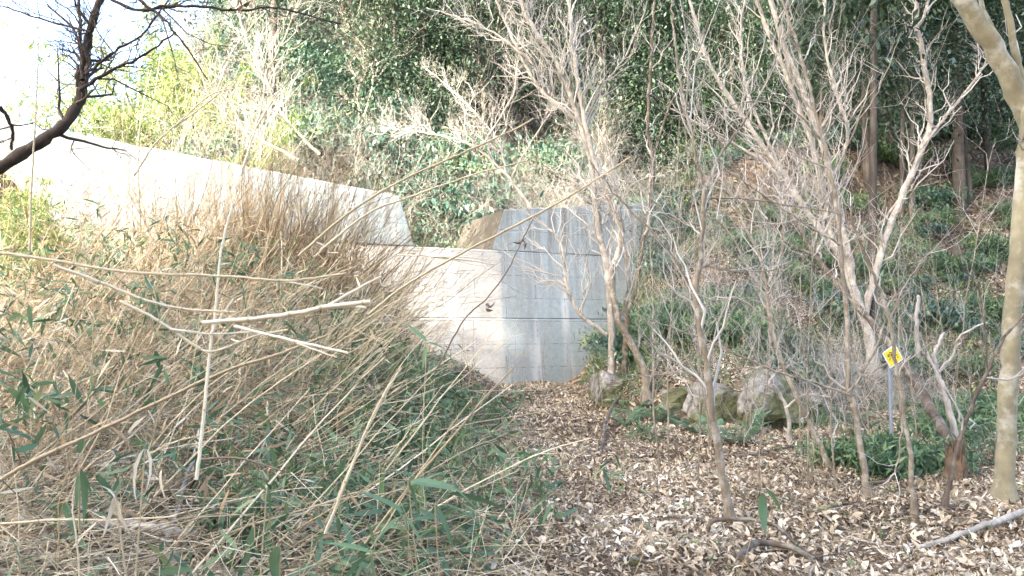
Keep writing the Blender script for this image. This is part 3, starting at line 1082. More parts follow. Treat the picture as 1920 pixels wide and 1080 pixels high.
for i in range(34):
    x = rng.uniform(-.3, 5.5)
    y = rng.uniform(4.2, 11)
    if abs(x) > y * .68:
        continue
    a_ = rng.uniform(0, 6.28)
    L = rng.uniform(.2, .7)
    P = np.array([(x + math.cos(a_) * L * t + rng.normal(0, .02), y + math.sin(a_) * L * t + rng.normal(0, .02), 0) for t in (0, .5, 1)])
    P[:, 2] = ground_h(P[:, 0], P[:, 1]) + .035 + np.array([0, .02, .03])
    C = spline(P, 9)
    me = Acc().add(*tubes(C, np.linspace(.006, .003, 9), 5)[:2]).mesh('stick', M[['brown_bark', 'tan_bark', 'dead_wood'][i % 3]], C[0])
    o = part('stick', me, loc=C[0])
    o['label'] = 'thin bare stick lying loose on the brown leaf litter'
    o['category'] = 'stick'
    o['group'] = 'loose sticks on the leaf litter'

# ------------------------------------------------------------------ sign
SY = 9.4
sp_ = pix(1668, 745, SY)
sp_ = np.array([sp_[0], SY, gz(sp_[0], SY)])
sc_ = pix(1674, 668, SY - .06)
root = thing('warning_sign', 'yellow diamond sign with white border and black marks on a grey post', 'sign', sp_)
a = Acc()
a.add(*tubes(np.array([sp_ - (0, 0, .3), (sc_[0] - .01, SY, sc_[2] + .05)]), np.array([.022, .022]), 12)[:2])
part('post', a.mesh('post', M['post_grey'], sp_), root)
hw = 23 * SY / FPX


def slab(acc, poly, y0, y1):
    n = len(poly)
    V = [(x, y0, z) for x, z in poly] + [(x, y1, z) for x, z in poly]
    Q = [(i, (i + 1) % n, n + (i + 1) % n, n + i) for i in range(n)]
    if n == 4:
        Q += [(3, 2, 1, 0), (4, 5, 6, 7)]
    acc.add(np.array(V), Q)


dia = lambda k: [(-hw * k, .02 * k), (-.02 * k, -hw * k), (hw * k, -.02 * k), (.02 * k, hw * k)]
sgn = []
for nm, k, y0, y1, mt in (('board', 1.0, 0, .006, 'sign_white'), ('yellow_face', .87, -.004, 0.001, 'sign_yellow')):
    a = Acc()
    slab(a, dia(k), y0, y1)
    o = part(nm, a.mesh(nm, M[mt], smooth_shade=False), root, loc=sc_ - sp_, rot=(0, .12, math.radians(12)))
a = Acc()
u = hw
for (x0, z0, x1, z1) in [(-.5, .12, -.42, -.12), (-.4, .30, -.1, .24), (-.34, .18, -.28, -.02), (-.2, .2, -.1, .0), (-.06, .34, .02, .1), (-.42, -.06, -.22, -.11),
                         (-.3, -.2, -.24, -.36), (.1, .3, .16, .2), (.28, .18, .38, .1), (.4, .02, .5, -.06), (-.14, -.08, .04, -.14), (.16, .0, .22, -.2)]:
    slab(a, [(x0 * u, z1 * u), (x1 * u, z1 * u), (x1 * u, z0 * u), (x0 * u, z0 * u)], -.0065, -.0035)
part('lettering', a.mesh('lettering', M['sign_black'], smooth_shade=False), root, loc=sc_ - sp_, rot=(0, .12, math.radians(12)))

# ------------------------------------------------------------------ evergreen shrubs and forest
def crown(n, rx, rz, leaf, mat, zc=None, clumps=40, tint=(0, 1), lw=.45, hollow=.35):
    """Leaves gathered into clumps through an uneven crown."""
    a = Acc()
    cd = rand_dir(clumps, .15)
    cr = rng.uniform(hollow, 1.0, clumps) ** .6
    cc = cd * cr[:, None] * np.array([rx, rx, rz])
    cc[:, 2] += (zc if zc is not None else rz)
    ct = rng.uniform(*tint, clumps)
    i = rng.integers(0, clumps, n)
    csz = rng.uniform(.16, .34, clumps)
    B = cc[i] + rng.normal(size=(n, 3)) * (csz[i] * np.array([rx, rx, rz]).mean())[:, None] * np.array([1, 1, .55])
    out = unit(B - np.array([0, 0, (zc if zc is not None else rz) * .7]))
    d = unit(rand_dir(n) + out * .6 + np.array([0, 0, -.15]))
    N = unit(rand_dir(n) * .8 + np.array([0, 0, 1.0]) + out * .3)
    L = leaf * rng.uniform(.7, 1.3, n)
    V, Q, f = blades(B, d, N, L, L * lw, droop=rng.uniform(0, .3, n), prof=(.2, 1, .1), st=(0, .5, 1))
    a.add(V, Q, np.repeat(np.clip(ct[i] * .7 + rng.uniform(0, .4, n) - .05, 0, 1), f))
    return a, cc


def shrub_proto(n, rx, rz, leaf, mat, bark_m, trunk_h=None, clumps=36, lw=.45, stems=5):
    zc = rz * 1.05 if trunk_h is None else trunk_h
    a, cc = crown(n, rx, rz, leaf, mat, zc, clumps, lw=lw)
    cm = a.mesh('crown', mat)
    t = Acc()
    for s in range(min(len(cc), stems * 3)):
        e = cc[s] * np.array([.9, .9, .95])
        st = np.array([rng.normal(0, .06 * rx), rng.normal(0, .06 * rx), -.2])
        mid = st * .5 + e * .5 + np.array([-e[0] * .25, -e[1] * .25, 0])
        C = spline([st, mid, e], 7)
        t.add(*tubes(C, np.linspace(.02 * rx + .012, .004, 7), 5)[:2], tint=rng.uniform(.2, .8))
    return [('crown', cm), ('stems', t.mesh('stems', bark_m))]


SHRUBS = [shrub_proto(3000, .9, .8, .10, M['shrub_leaf'], M['brown_bark'], clumps=34),
          shrub_proto(3600, 1.2, 1.0, .12, M['shrub_leaf'], M['brown_bark'], clumps=40, lw=.4),
          shrub_proto(2600, .8, 1.2, .11, M['shrub_leaf'], M['brown_bark'], clumps=30, lw=.5),
          shrub_proto(2400, 1.0, .55, .13, M['shrub_leaf'], M['brown_bark'], clumps=30, lw=.35)]
LOW = [shrub_proto(900, .5, .26, .10, M['shrub_leaf'], M['brown_bark'], clumps=22, lw=.4),
       shrub_proto(1100, .6, .22, .13, M['sasa'], M['brown_bark'], clumps=26, lw=.22)]


def shadow_u(x, y):
    return .819 * x - .574 * y


n = 0
while n < 190:
    y = rng.uniform(23, 58)
    x = rng.uniform(-.55 * y, .72 * y)
    s = (x - DAM_C[0]) * DT[0] + (y - DAM_C[1]) * DT[1]
    q = (x - DAM_C[0]) * DN[0] + (y - DAM_C[1]) * DN[1]
    if q < 3.6:
        continue
    n += 1
    sc = rng.uniform(.8, 1.9) * (1 + (y - 23) * .012)
    if x < 3:
        put(SHRUBS[n % 4], 'evergreen_shrub', 'glossy blue-green evergreen shrub growing on the slope behind the dam', 'shrub', (x, y, gz(x, y) - .05), 'evergreen shrubs on the slope behind the dam', scale=sc)
    else:
        put(SHRUBS[n % 4], 'evergreen_shrub', 'dark evergreen shrub among the shaded trunks of the steep hillside', 'shrub', (x, y, gz(x, y) - .05), 'evergreen shrubs in the shaded hillside forest', scale=sc * .8)
for i in range(290):
    y = rng.uniform(13.5, 44)
    x = rng.uniform(2.3, .7 * y)
    if poly_dist(np.array([x]), np.array([y]), SPUR)[0] < .2:
        continue
    far_, broad = y > 24, i % 2 == 0
    lb = ('broad-leaved' if broad else 'slender-leaved') + ' low green shrub ' + ('high on the shaded hillside between the trunks' if far_ else 'on the leafy bank above the rocks')
    put(LOW[i % 2], 'low_shrub', lb, 'shrub', (x, y, gz(x, y) - .03), ('broad' if broad else 'slender') + ' low shrubs ' + ('high on the hillside' if far_ else 'on the bank'), scale=rng.uniform(.6, 1.3) * (1 + max(0, y - 22) * .05))
for i in range(11):
    y = rng.uniform(10.5, 14) if i > 5 else rng.uniform(8.9, 9.4)
    x = rng.uniform(.4 * y, .72 * y) if i > 5 else rng.uniform(4.3, 5.2)
    put(LOW[1], 'low_shrub', 'tuft of slender green undergrowth between the thin trunks below the bank', 'shrub', (x, y, gz(x, y) - .03), 'green tufts between the thin trunks', scale=rng.uniform(.6, 1.1))
# a few that can be told apart in the picture
for (px, py, Y, sc, lb, pr) in [
    (870, 175, 25.5, 1.7, 'large blue-green shrub with layered shiny leaves, tallest behind the spillway', 1),
    (1180, 240, 27, 1.4, 'dense dark green bush at the top of the litter slope above the dam wing', 0),
    (1270, 370, 21.8, .9, 'mossy green bush overhanging the end of the dam wing', 3),
    (1245, 430, 20.6, .7, 'small bush hanging on the bank against the dam end', 0),
    (1050, 290, 25, .7, 'small yellow-green bush just above the dam crest', 3),
    (735, 130, 28, 1.7, 'broad shiny evergreen bush up the slope behind the left side of the notch', 1),
    (800, 235, 25, 1.2, 'rounded teal evergreen bush straight above the notch', 0),
    (690, 290, 23.5, 1.0, 'teal bush peering over the top of the sunlit wing', 2),
    (940, 250, 25.5, 1.0, 'dark evergreen bush behind the mossy end of the notch', 3),
    (640, 170, 29, 1.5, 'pale green bush between the slender trees above the sunlit wing', 2),
    (1010, 160, 29, 1.6, 'dark bush high behind the crown of the pale forked tree', 1),
    (790, 415, 22.3, .55, 'small yellow-green tuft growing inside the notch', 3),
    (870, 330, 24, .8, 'low bush with pale shiny leaves right behind the spillway lip', 2),
]:
    p = pix(px, py, Y)
    put(SHRUBS[pr], 'evergreen_shrub', lb, 'shrub', (p[0], Y, min(p[2] - .9 * sc, gz(p[0], Y) + .5)), 'shrubs that stand out around the dam', scale=sc)


def forest_proto(h, r0, crown_z, crx, crz, nl, leaf, lean=.0):
    t = Acc()
    C = spline([(0, 0, -.5), (lean * .3, 0, h * .35), (lean, .1, h * .7), (lean * 1.1, 0, h)], 14)
    t.add(*tubes(C, np.linspace(r0, r0 * .25, 14), 9)[:2])
    nb = 16
    for b in range(nb):
        i = rng.integers(4, 13)
        a = rng.uniform(0, 6.28)
        L = rng.uniform(.8, crx * .9)
        P = spline([C[i], C[i] + np.array([math.cos(a) * L * .5, math.sin(a) * L * .5, .1]), C[i] + np.array([math.cos(a) * L, math.sin(a) * L, rng.uniform(-.2, .8)])], 6)
        t.add(*tubes(P, np.linspace(r0 * .22, .008, 6), 4)[:2])
    a, cc = crown(nl, crx, crz, leaf, M['tree_leaf'], crown_z, 60)
    return [('trunk', t.mesh('trunk', M['cedar_bark'])), ('crown', a.mesh('crown', M['tree_leaf']))]


FOREST = [forest_proto(13, .14, 8.5, 2.6, 5.0, 9000, .15), forest_proto(11, .08, 7.0, 2.2, 4.4, 8000, .14, .7), forest_proto(15, .19, 9.5, 3.2, 5.5, 10000, .17, -.4)]
FKIND = [('straight dark cedar-like tree standing on the wooded hillside', 'straight trees of the hillside forest'), ('slim leaning forest tree standing on the wooded hillside', 'leaning trees of the hillside forest'),
         ('thick dark trunked tree standing on the wooded hillside', 'thick trees of the hillside forest')]
n = 0
while n < 290:
    y = rng.uniform(25, 80)
    x = rng.uniform(-.42 * y, .85 * y)
    q = (x - DAM_C[0]) * DN[0] + (y - DAM_C[1]) * DN[1]
    if q < 7 or (x < 3 and rng.random() < .45):
        continue
    n += 1
    put(FOREST[n % 3], 'forest_tree', FKIND[n % 3][0], 'tree', (x, y, gz(x, y)), FKIND[n % 3][1], scale=rng.uniform(.75, 1.2))
for i in range(18):
    y = rng.uniform(22, 34)
    x = rng.uniform(.34 * y, .78 * y)
    put(FOREST[i % 2], 'forest_tree', FKIND[i % 2][0], 'tree', (x, y, gz(x, y)), FKIND[i % 2][1], scale=rng.uniform(.8, 1.1))
for px, py, w, lb in [(1800, 400, .2, 'thick brown mossy trunk at the foot of the shaded hillside'), (1855, 330, .13, 'dark narrow trunk close behind the thick mossy one'),
                      (1635, 690, .1, 'dark trunk rooted on the bank behind the yellow sign'), (1180, 190, .14, 'tall dark trunk on the slope above the dam wing')]:
    b = hit(px, py, 10)
    root = thing('forest_tree', lb, 'tree', b, 'trees of the hillside forest')
    h = 11
    C = spline([(0, 0, -.4), (rng.normal(0, .1), 0, h * .4), (rng.normal(0, .3), 0, h)], 12)
    part('trunk', Acc().add(*tubes(C, np.linspace(w, w * .5, 12), 10)[:2]).mesh('trunk', M['cedar_bark']), root)
    a, _ = crown(3500, 2.0, 3.0, .2, M['tree_leaf'], 9.5, 50)
    part('crown', a.mesh('crown', M['tree_leaf']), root)

# unseen tall trees added behind the viewer to block sun from ground and hillside
TALL = [forest_proto(22, .28, 11.8, 3.3, 9.8, 13500, .42), forest_proto(20, .26, 11.8, 3.2, 9.0, 12500, .40), forest_proto(23, .26, 17.5, 3.0, 4.8, 8000, .40)]
k = 0
for row, w0 in enumerate((-33, -37.5, -42)):
    for u in np.arange(-9.3 + row * 1.2, 30, 4.4):
        u_, w = u + rng.normal(0, .3), w0 + rng.normal(0, .8)
        x = .819 * u_ + .574 * w
        y = -.574 * u_ + .819 * w
        k += 1
        hi = u < -5.2
        put(TALL[2 if hi else k % 2], 'sun_block_tree', 'unseen tall evergreen tree added behind the viewpoint to block the sun', 'tree', (x, y, gz(x, y) - .1), 'added sun-blocking evergreens behind the viewpoint', scale=rng.uniform(.95, 1.05) if hi else rng.uniform(1.35, 1.6))

# bare bushes with fine pale twigs behind the dam
def bush_proto(h, m=9):
    a = Acc()
    st = rng.normal(0, .12, (m, 3))
    st[:, 2] = -.1
    dr = rand_dir(m, 1.3)
    s = np.linspace(0, 1, 8)
    C = st[:, None] + h * (dr[:, None] * s[None, :, None] + np.cumsum(rng.normal(0, .025, (m, 8, 3)), 1))
    R = np.tile(np.linspace(.010, .0035, 8), (m, 1))
    V, Q, f = tubes(C, R, 4)
    a.add(V, Q, np.repeat(rng.uniform(.3, 1, m), f))
    C1, R1 = side_shoots(C, R, 9, h * .25, h * .55, 6, .2, spread=(.4, 1.3), up_bias=.05)
    V, Q, f = tubes(C1, R1, 3)
    a.add(V, Q, np.repeat(rng.uniform(.1, .9, len(C1)), f))
    b = Acc()
    C2, R2 = side_shoots(C1, R1, 8, h * .12, h * .3, 4, .2, upcurve=.1, spread=(.4, 1.4), up_bias=0)
    V, Q, f = tubes(C2, np.maximum(R2, .0022), 3)
    b.add(V, Q, np.repeat(rng.uniform(.1, 1, len(C2)), f))
    return [('stems', a.mesh('stems', M['twig'])), ('twigs', b.mesh('twigs', M['twig']))]


BUSH = [bush_proto(2.6), bush_proto(3.4), bush_proto(2.2), bush_proto(4.0, 7)]
n = 0
while n < 165:
    y = rng.uniform(21, 44)
    x = rng.uniform(-.42 * y, .12 * y) if n < 125 else rng.uniform(-.1 * y, .6 * y)
    q = (x - DAM_C[0]) * DN[0] + (y - DAM_C[1]) * DN[1]
    if q < 3.4:
        continue
    n += 1
    put(BUSH[n % 4], 'bare_bush', 'leafless bush with a haze of fine pale twigs on the slope behind the dam', 'shrub', (x, y, gz(x, y)), 'bare bushes on the slope behind the dam', scale=rng.uniform(.7, 1.35))
for i in range(16):
    y = rng.uniform(11, 17)
    x = rng.uniform(3.5, .55 * y)
    put(BUSH[i % 4], 'bare_bush', 'small leafless bush of thin curved twigs on the bank by the rocks', 'shrub', (x, y, gz(x, y)), 'small bare bushes on the bank', scale=rng.uniform(.3, .55))

# tall leafy bamboo above the straw bank
def bamboo_proto(h, lean):
    a, b = Acc(), Acc()
    m = 9
    st = rng.normal(0, .25, (m, 3))
    st[:, 2] = -.1
    dr = unit(rng.normal(0, .22, (m, 3)) + np.array([lean, 0, 1.0]))
    s = np.linspace(0, 1, 9)
    hh = h * rng.uniform(.7, 1.1, m)
    C = st[:, None] + hh[:, None, None] * dr[:, None] * s[None, :, None] + np.array([lean * .8, 0, -.35])[None, None] * (hh[:, None] * s ** 2.5 * .5)[..., None]
    R = np.tile(np.linspace(.011, .003, 9), (m, 1))
    V, Q, f = tubes(C, R, 5)
    a.add(V, Q, np.repeat(rng.uniform(.3, 1, m), f))
    C1, R1 = side_shoots(C, R, 12, .25, .6, 5, .35, upcurve=-.1)
    V, Q, f = tubes(C1, np.maximum(R1 * .5, .0014), 3)
    a.add(V, Q, np.repeat(rng.uniform(.3, 1, len(C1)), f))
    B = np.repeat(C1[:, 1:].reshape(-1, 3), 3, 0)
    d = rand_dir(len(B), -.5)
    L = rng.uniform(.1, .2, len(B))
    V, Q, f = blades(B, d, rand_dir(len(B), .8), L, L * .14, droop=.25, prof=(.3, 1, .1), st=(0, .4, 1))
    b.add(V, Q, np.repeat(rng.uniform(0, 1, len(B)), f))
    return [('culms', a.mesh('culms', M['straw'])), ('leaves', b.mesh('leaves', M['yellow_leaf']))]


BAM = [bamboo_proto(3.6, .15), bamboo_proto(4.4, -.1), bamboo_proto(3.0, .3)]
for i in range(9):
    y = rng.uniform(9, 13)
    x = -y * rng.uniform(.60, .74)
    put(BAM[i % 3], 'bamboo_clump', 'leafy yellow-green bamboo clump rising over the straw bank', 'bamboo', (x, y, gz(x, y) - .05), 'leafy bamboo clumps on the straw bank', rotz=rng.uniform(-.6, .6), scale=rng.uniform(.5, .8))
for i in range(24):
    y = rng.uniform(20, 30)
    x = -y * rng.uniform(.36, .72)
    put(BAM[i % 3], 'bamboo_clump', 'sunny yellow-green bamboo clump beyond the end of the dam wing', 'bamboo', (x, y, gz(x, y) - .05), 'bamboo clumps beyond the dam wing', scale=rng.uniform(1.4, 2.1) if x > -.52 * y else rng.uniform(.9, 1.3))

# ------------------------------------------------------------------ straw thicket
def left_xy(n, xr, yr, cond=None):
    x = rng.uniform(*xr, n)
    y = rng.uniform(*yr, n)
    k = (np.abs(x) < y * .8 + 1.0) & (wob(x, y, 1.5, 51) + .6 * wob(x, y, 4.1, 53) + rng.normal(0, .25, n) > -.5)
    if cond is not None:
        k &= cond(x, y)
    return x[k], y[k]


def stalk_set(x, y, lmin, lmax, r, lean_c, lean_s, npts=6, sag=.25, zoff=0.0, kink=.35):
    n = len(x)
    B = np.stack([x, y, ground_h(x, y) + zoff], -1)
    turn = 1.1 * wob(x, y, 1.1, 31) + .6 * wob(x, y, 3.0, 33)            # neighbours lean together
    lx = lean_c[0] * np.cos(turn) - lean_c[1] * np.sin(turn)
    ly = lean_c[0] * np.sin(turn) + lean_c[1] * np.cos(turn)
    lz = lean_c[2] * (1 + .5 * wob(x, y, 1.7, 35))
    D = unit(np.stack([lx + rng.normal(0, lean_s, n), ly + rng.normal(0, lean_s, n), lz + rng.normal(0, .25, n)], -1))
    L = rng.uniform(lmin, lmax, n) * (.55 + .45 * smooth(-.8, -2.6, x))
    seg = np.repeat(D[:, None], npts - 1, 1)
    kk = np.nonzero(rng.random(n) < kink)[0]
    for j in kk:                                                        # snapped culms
        a = rng.integers(1, npts - 1)
        seg[j, a:] = unit(seg[j, a:] + rng.normal(0, .75, 3) + np.array([0, 0, -.55]))
    seg = seg + rng.normal(0, .06, seg.shape)
    C = np.concatenate([np.zeros((n, 1, 3)), np.cumsum(seg, 1)], 1) * (L / (npts - 1))[:, None, None] + B[:, None]
    s = np.linspace(0, 1, npts)
    C[:, :, 2] -= (L * rng.uniform(0, sag, n))[:, None] * s[None] ** 2
    C[:, :, 2] = np.maximum(C[:, :, 2], ground_h(C[:, :, 0], C[:, :, 1]) + .02)
    R = r * rng.gamma(4, .25, n)[:, None] * (1 - .6 * s)[None]
    return C, np.clip(R, .0012, .008)


edge = lambda x, y: x < -.95 - .11 * (y - 4) + .35 * np.sin(y * 1.3)
acc = Acc()
# upright and slanting culms over the bank
x, y = left_xy(7000, (-11, 0), (5, 15.5), lambda x, y: edge(x, y) & (y < 15.5 + .45 * (x + 3)))
C, R = stalk_set(x, y, .8, 2.2, .0048, (.6, .0, .75), .45)
V, Q, f = tubes(C, R, 3)
acc.add(V, Q, np.repeat(rng.beta(2.2, 1.6, len(C)), f))
C1, R1 = side_shoots(C, R, 2, .15, .5, 4, .3, spread=(.3, .8), upcurve=.1)
V, Q, f = tubes(C1, np.maximum(R1 * .7, .0012), 3)
acc.add(V, Q, np.repeat(rng.beta(2, 2, len(C1)), f))
# fallen jumble close to the ground
x, y = left_xy(6500, (-7, .3), (3.2, 12), lambda x, y: x < -.25 + .25 * np.sin(y * 2))
C, R = stalk_set(x, y, .5, 1.6, .0036, (.45, -.1, .12), .7, sag=.15, zoff=.12)
C[:, :, 2] = np.maximum(C[:, :, 2], ground_h(C[:, :, 0], C[:, :, 1]) + .01)
V, Q, f = tubes(C, R, 3)
acc.add(V, Q, np.repeat(rng.beta(1.6, 2.2, len(C)), f))
x, y = left_xy(7000, (-5, .5), (2.3, 8), lambda x, y: x < .2 - .05 * y + .25 * np.sin(y * 2))
n = len(x)
D = rng.normal(size=(n, 3)) * np.array([1, .8, .45]) + np.array([.4, 0, .1])
B = np.stack([x, y, ground_h(x, y) + rng.uniform(.02, .5, n)], -1)
s = np.linspace(0, 1, 4)
C = B[:, None] + rng.uniform(.15, .6, n)[:, None, None] * unit(D)[:, None] * s[None, :, None] + np.cumsum(rng.normal(0, .008, (n, 4, 3)), 1)
C[:, :, 2] = np.maximum(C[:, :, 2], ground_h(C[:, :, 0], C[:, :, 1]) + .01)
V, Q, f = tubes(C, np.tile(np.linspace(.0026, .001, 4), (n, 1)), 3)
acc.add(V, Q, np.repeat(rng.beta(2, 1.5, n), f))
stuff('dry_stalks', acc.mesh('dry_stalks', M['straw']))
# grey bent mass
acc = Acc()
x, y = left_xy(3600, (-7, .2), (4.5, 14), lambda x, y: edge(x, y))
C, R = stalk_set(x, y, .5, 1.5, .0030, (.7, -.1, .35), .45, sag=.35, zoff=.25)
V, Q, f = tubes(C, R, 3)
acc.add(V, Q, np.repeat(rng.uniform(0, 1, len(C)), f))
stuff('dead_stems', acc.mesh('dead_stems', M['grey_straw']))
# taller ragged stalks before the dam wing, shade painted into their brown
acc = Acc()
x, y = left_xy(3600, (-10.5, -2.4), (11.0, 15.0), lambda x, y: (y < 15.4 + .45 * (x + 3)) & (wob(x, y, 1.9, 41) > -.45))
xa, ya = rng.normal(-4.3, .75, 520), rng.normal(13.0, .35, 520)
for xx, yy, l0, l1 in ((x, y, 1.6, 3.7), (xa, ya, 2.2, 3.8)):
    C, R = stalk_set(xx, yy, l0, l1, .0050, (.4, .0, 1.0), .35, sag=.15, kink=.4)
    V, Q, f = tubes(C, R, 3)
    acc.add(V, Q, np.repeat(rng.uniform(0, 1, len(C)) ** 1.3, f))
    C1, R1 = side_shoots(C, R, 6, .2, .8, 5, .3, spread=(.3, 1.0), upcurve=.1)
    V, Q, f = tubes(C1, np.maximum(R1 * .7, .0018), 3)
    acc.add(V, Q, np.repeat(rng.uniform(0, .9, len(C1)), f))
stuff('shade_brown_stalks', acc.mesh('shade_brown_stalks', M['brown_stalk']))
# dry hanging leaves
acc = Acc()
x, y = left_xy(15000, (-11, .2), (3.6, 15), lambda x, y: edge(x - .4, y))
n = len(x)
hgt = rng.uniform(.05, 1.0, n) * smooth(-.3, -2.2, x) * np.minimum(1.5, .2 * y) + rng.uniform(.02, .25, n)
B = np.stack([x, y, ground_h(x, y) + hgt], -1)
L = rng.uniform(.08, .2, n)
V, Q, f = blades(B, rand_dir(n, -.5), rand_dir(n, .5), L, L * rng.uniform(.06, .13, n), droop=rng.uniform(0, .5, n), st=(0, .5, 1), prof=(.4, 1, .1))
acc.add(V, Q, np.repeat(rng.uniform(0, 1, n), f))
stuff('dry_leaves', acc.mesh('dry_leaves', M['dry_leaf']))
# green bamboo grass mixed through
acc = Acc()
nc = 1500
x, y = left_xy(nc, (-7, .4), (3.4, 15), lambda x, y: x < .1 - .05 * (y - 4) + .5 * np.sin(y * 1.1 + 1))
cl = np.stack([x, y, ground_h(x, y) + rng.uniform(.1, .55, len(x)) + rng.uniform(0, 1, len(x)) * smooth(-1, -3, x)], -1)
m = 7
B = np.repeat(cl, m, 0) + rng.normal(0, .05, (len(cl) * m, 3))
n = len(B)
L = rng.uniform(.09, .2, n)
V, Q, f = blades(B, rand_dir(n, -.05), rand_dir(n, 1.0), L, L * rng.uniform(.13, .2, n), droop=rng.uniform(.05, .5, n), fold=.15, prof=(.3, 1, .8, .05))
acc.add(V, Q, np.repeat(np.clip(rng.normal(.45, .25, n), 0, 1), f))
# along the thicket rim before the dam
y = rng.uniform(4.5, 13, 800)
x = rng.normal(-1.15, .55, 800) - .05 * (y - 5)
cl = np.stack([x, y, ground_h(x, y) + rng.uniform(.08, .6, 800)], -1)
B = np.repeat(cl, m, 0) + rng.normal(0, .06, (len(cl) * m, 3))
n = len(B)
L = rng.uniform(.12, .24, n)
V, Q, f = blades(B, rand_dir(n, -.2), rand_dir(n, 1.0), L, L * rng.uniform(.12, .18, n), droop=rng.uniform(.05, .5, n), fold=.15, prof=(.3, 1, .8, .05))
acc.add(V, Q, np.repeat(np.clip(rng.normal(.5, .25, n), 0, 1), f))
stuff('bamboo_grass', acc.mesh('bamboo_grass', M['sasa']))
# grass and sasa on the bank beyond the rocks
acc = Acc()
n0 = 46000
x = rng.uniform(1.8, 12, n0)
y = rng.uniform(8.5, 22, n0)
k = (wob(x, y, .9, 6) > -.3) & (np.abs(x) < .75 * y) & ((y > 12.8) | ((x > 3.6) & (y > 9.1 + .5 * np.sin(x * 2.3 + 1))) | ((x > 1.6) & (x < 3.7) & (y > 10.9)))
k &= (y > 13) | (wob(x, y, 2.6, 61) + rng.normal(0, .3, n0) > .25)
x, y = x[k], y[k]
n = len(x)
B = np.stack([x, y, ground_h(x, y) + rng.uniform(0, .22, n)], -1)
L = rng.uniform(.1, .28, n)
V, Q, f = blades(B, rand_dir(n, .5), rand_dir(n, .6), L, L * rng.uniform(.07, .14, n), droop=rng.uniform(.1, .6, n), prof=(.4, 1, .1), st=(0, .45, 1))
acc.add(V, Q, np.repeat(np.clip(rng.normal(.5, .28, n), 0, 1), f))
stuff('undergrowth', acc.mesh('undergrowth', M['sasa']))


# ------------------------------------------------------------------ individual culms and bamboo grass
def stalk(label, pts, w0, Y, forks=(), tint=.7, group='long dry stalks reaching over the thicket', name='dry_stalk', w1=.6, wander=.15):
    n = max(10, 6 * len(pts))
    w0 = w0 * .78
    C = traced(pts, Y, n, wander, .0003 * Y)
    o = C[0].copy()
    root = thing(name, label, 'stalk', o, group)
    R = np.linspace(w0, w0 * w1, n) * Y / FPX / 2
    a = Acc()
    a.add(*tubes(C, R, 7)[:2], tint=tint)
    seg = max(3, n // 4)
    for i in range(seg, n - 1, seg):          # culm nodes
        tdir = unit(C[i + 1] - C[i])
        a.add(*tubes(np.array([C[i] - tdir * R[i] * .7, C[i], C[i] + tdir * R[i] * .7]), np.array([R[i] * 1.02, R[i] * 1.4, R[i] * 1.02]), 7)[:2], tint=tint * .6)
    part('culm', a.mesh('culm', M['straw'], o), root)
    for f in forks:
        n2 = max(8, 5 * len(f))
        C2 = traced(f, Y, n2, .05, .0003 * Y)
        r = w0 * .8 * Y / FPX / 2
        part('branch', Acc().add(*tubes(C2, np.linspace(r, r * .5, n2), 6)[:2], tint=min(1, tint + .1)).mesh('branch', M['straw'], o), root)
    return root


stalk('long pale stalk entering at mid height from the frame edge, forked at its tip', [(-40, 468), (100, 488), (240, 510), (420, 518), (540, 526), (650, 512)], 8, 1.5, [[(500, 524), (560, 532), (606, 541)]], .8)
stalk('pale bowed stalk below the forked one, hanging down from its start', [(100, 497), (190, 530), (270, 562), (350, 580), (442, 585)], 9, 1.6, [], .85)
stalk('pale stalk with a sharp elbow and a second prong', [(225, 565), (280, 592), (320, 617), (380, 656), (415, 655), (480, 630), (540, 618)], 8, 1.7, [[(320, 617), (400, 626), (485, 621)]], .9)
stalk('broad blurred pale stalk with a hand of broken prongs at its tip', [(380, 605), (470, 598), (550, 588), (610, 576), (695, 566)], 11, 1.4, [[(610, 576), (665, 545), (715, 518)], [(610, 578), (660, 574), (686, 577)], [(560, 588), (520, 595), (440, 600)]], .85, w1=1.0)
stalk('short pale two-pronged stalk in front of the dark hollow', [(440, 612), (520, 632), (580, 646), (652, 662)], 8, 1.7, [[(535, 636), (580, 652), (632, 670)]], .95)
stalk('upright yellowish stalk crossing the pale ones', [(368, 900), (380, 800), (390, 690), (404, 580), (415, 470), (436, 382)], 9, 2.3, [[(394, 630), (412, 598), (438, 560)]], .75)
stalk('long thick tan stalk slanting up out of the bottom corner', [(-40, 925), (60, 865), (170, 815), (300, 752), (420, 697), (520, 665), (610, 630)], 11, 2.6, [], .5)
stalk('long thin brown stalk slanting across the dam face up to the wing', [(690, 590), (760, 535), (860, 478), (1010, 400), (1100, 348), (1182, 294)], 7, 4.5, [], .55)
stalk('yellow stalk slanting up above the dam wing', [(560, 480), (640, 410), (740, 345), (860, 290), (960, 245), (1000, 222)], 7, 5.0, [], .65)
stalk('pale yellow stalk lying over the notch of the dam', [(600, 470), (690, 400), (760, 372), (880, 330), (990, 300)], 6, 5.2, [], .75)
stalk('pair of fine straws fanning over the spillway lip', [(745, 478), (800, 480), (860, 486), (930, 496)], 4, 4.5, [[(800, 480), (870, 482), (935, 488)], [(800, 480), (860, 490), (920, 503)]], .9)
stalk('thin dark stalk with two curled dead leaves before the dam', [(820, 690), (870, 600), (912, 560), (950, 510), (980, 450), (1000, 410)], 4, 5.5, [], .15)
stalk('pale stalk leaning out of the bottom of the thicket', [(610, 1000), (650, 900), (690, 800), (720, 740), (752, 690)], 8, 2.8, [], .9)
stalk('golden stalk slanting through the lower thicket', [(-30, 985), (100, 975), (210, 975), (330, 968)], 7, 2.6, [], .65)
stalk('thin orange upright stem under the drooping bamboo leaves', [(150, 1090), (142, 1000), (136, 940), (150, 880)], 5, 2.2, [], .45)
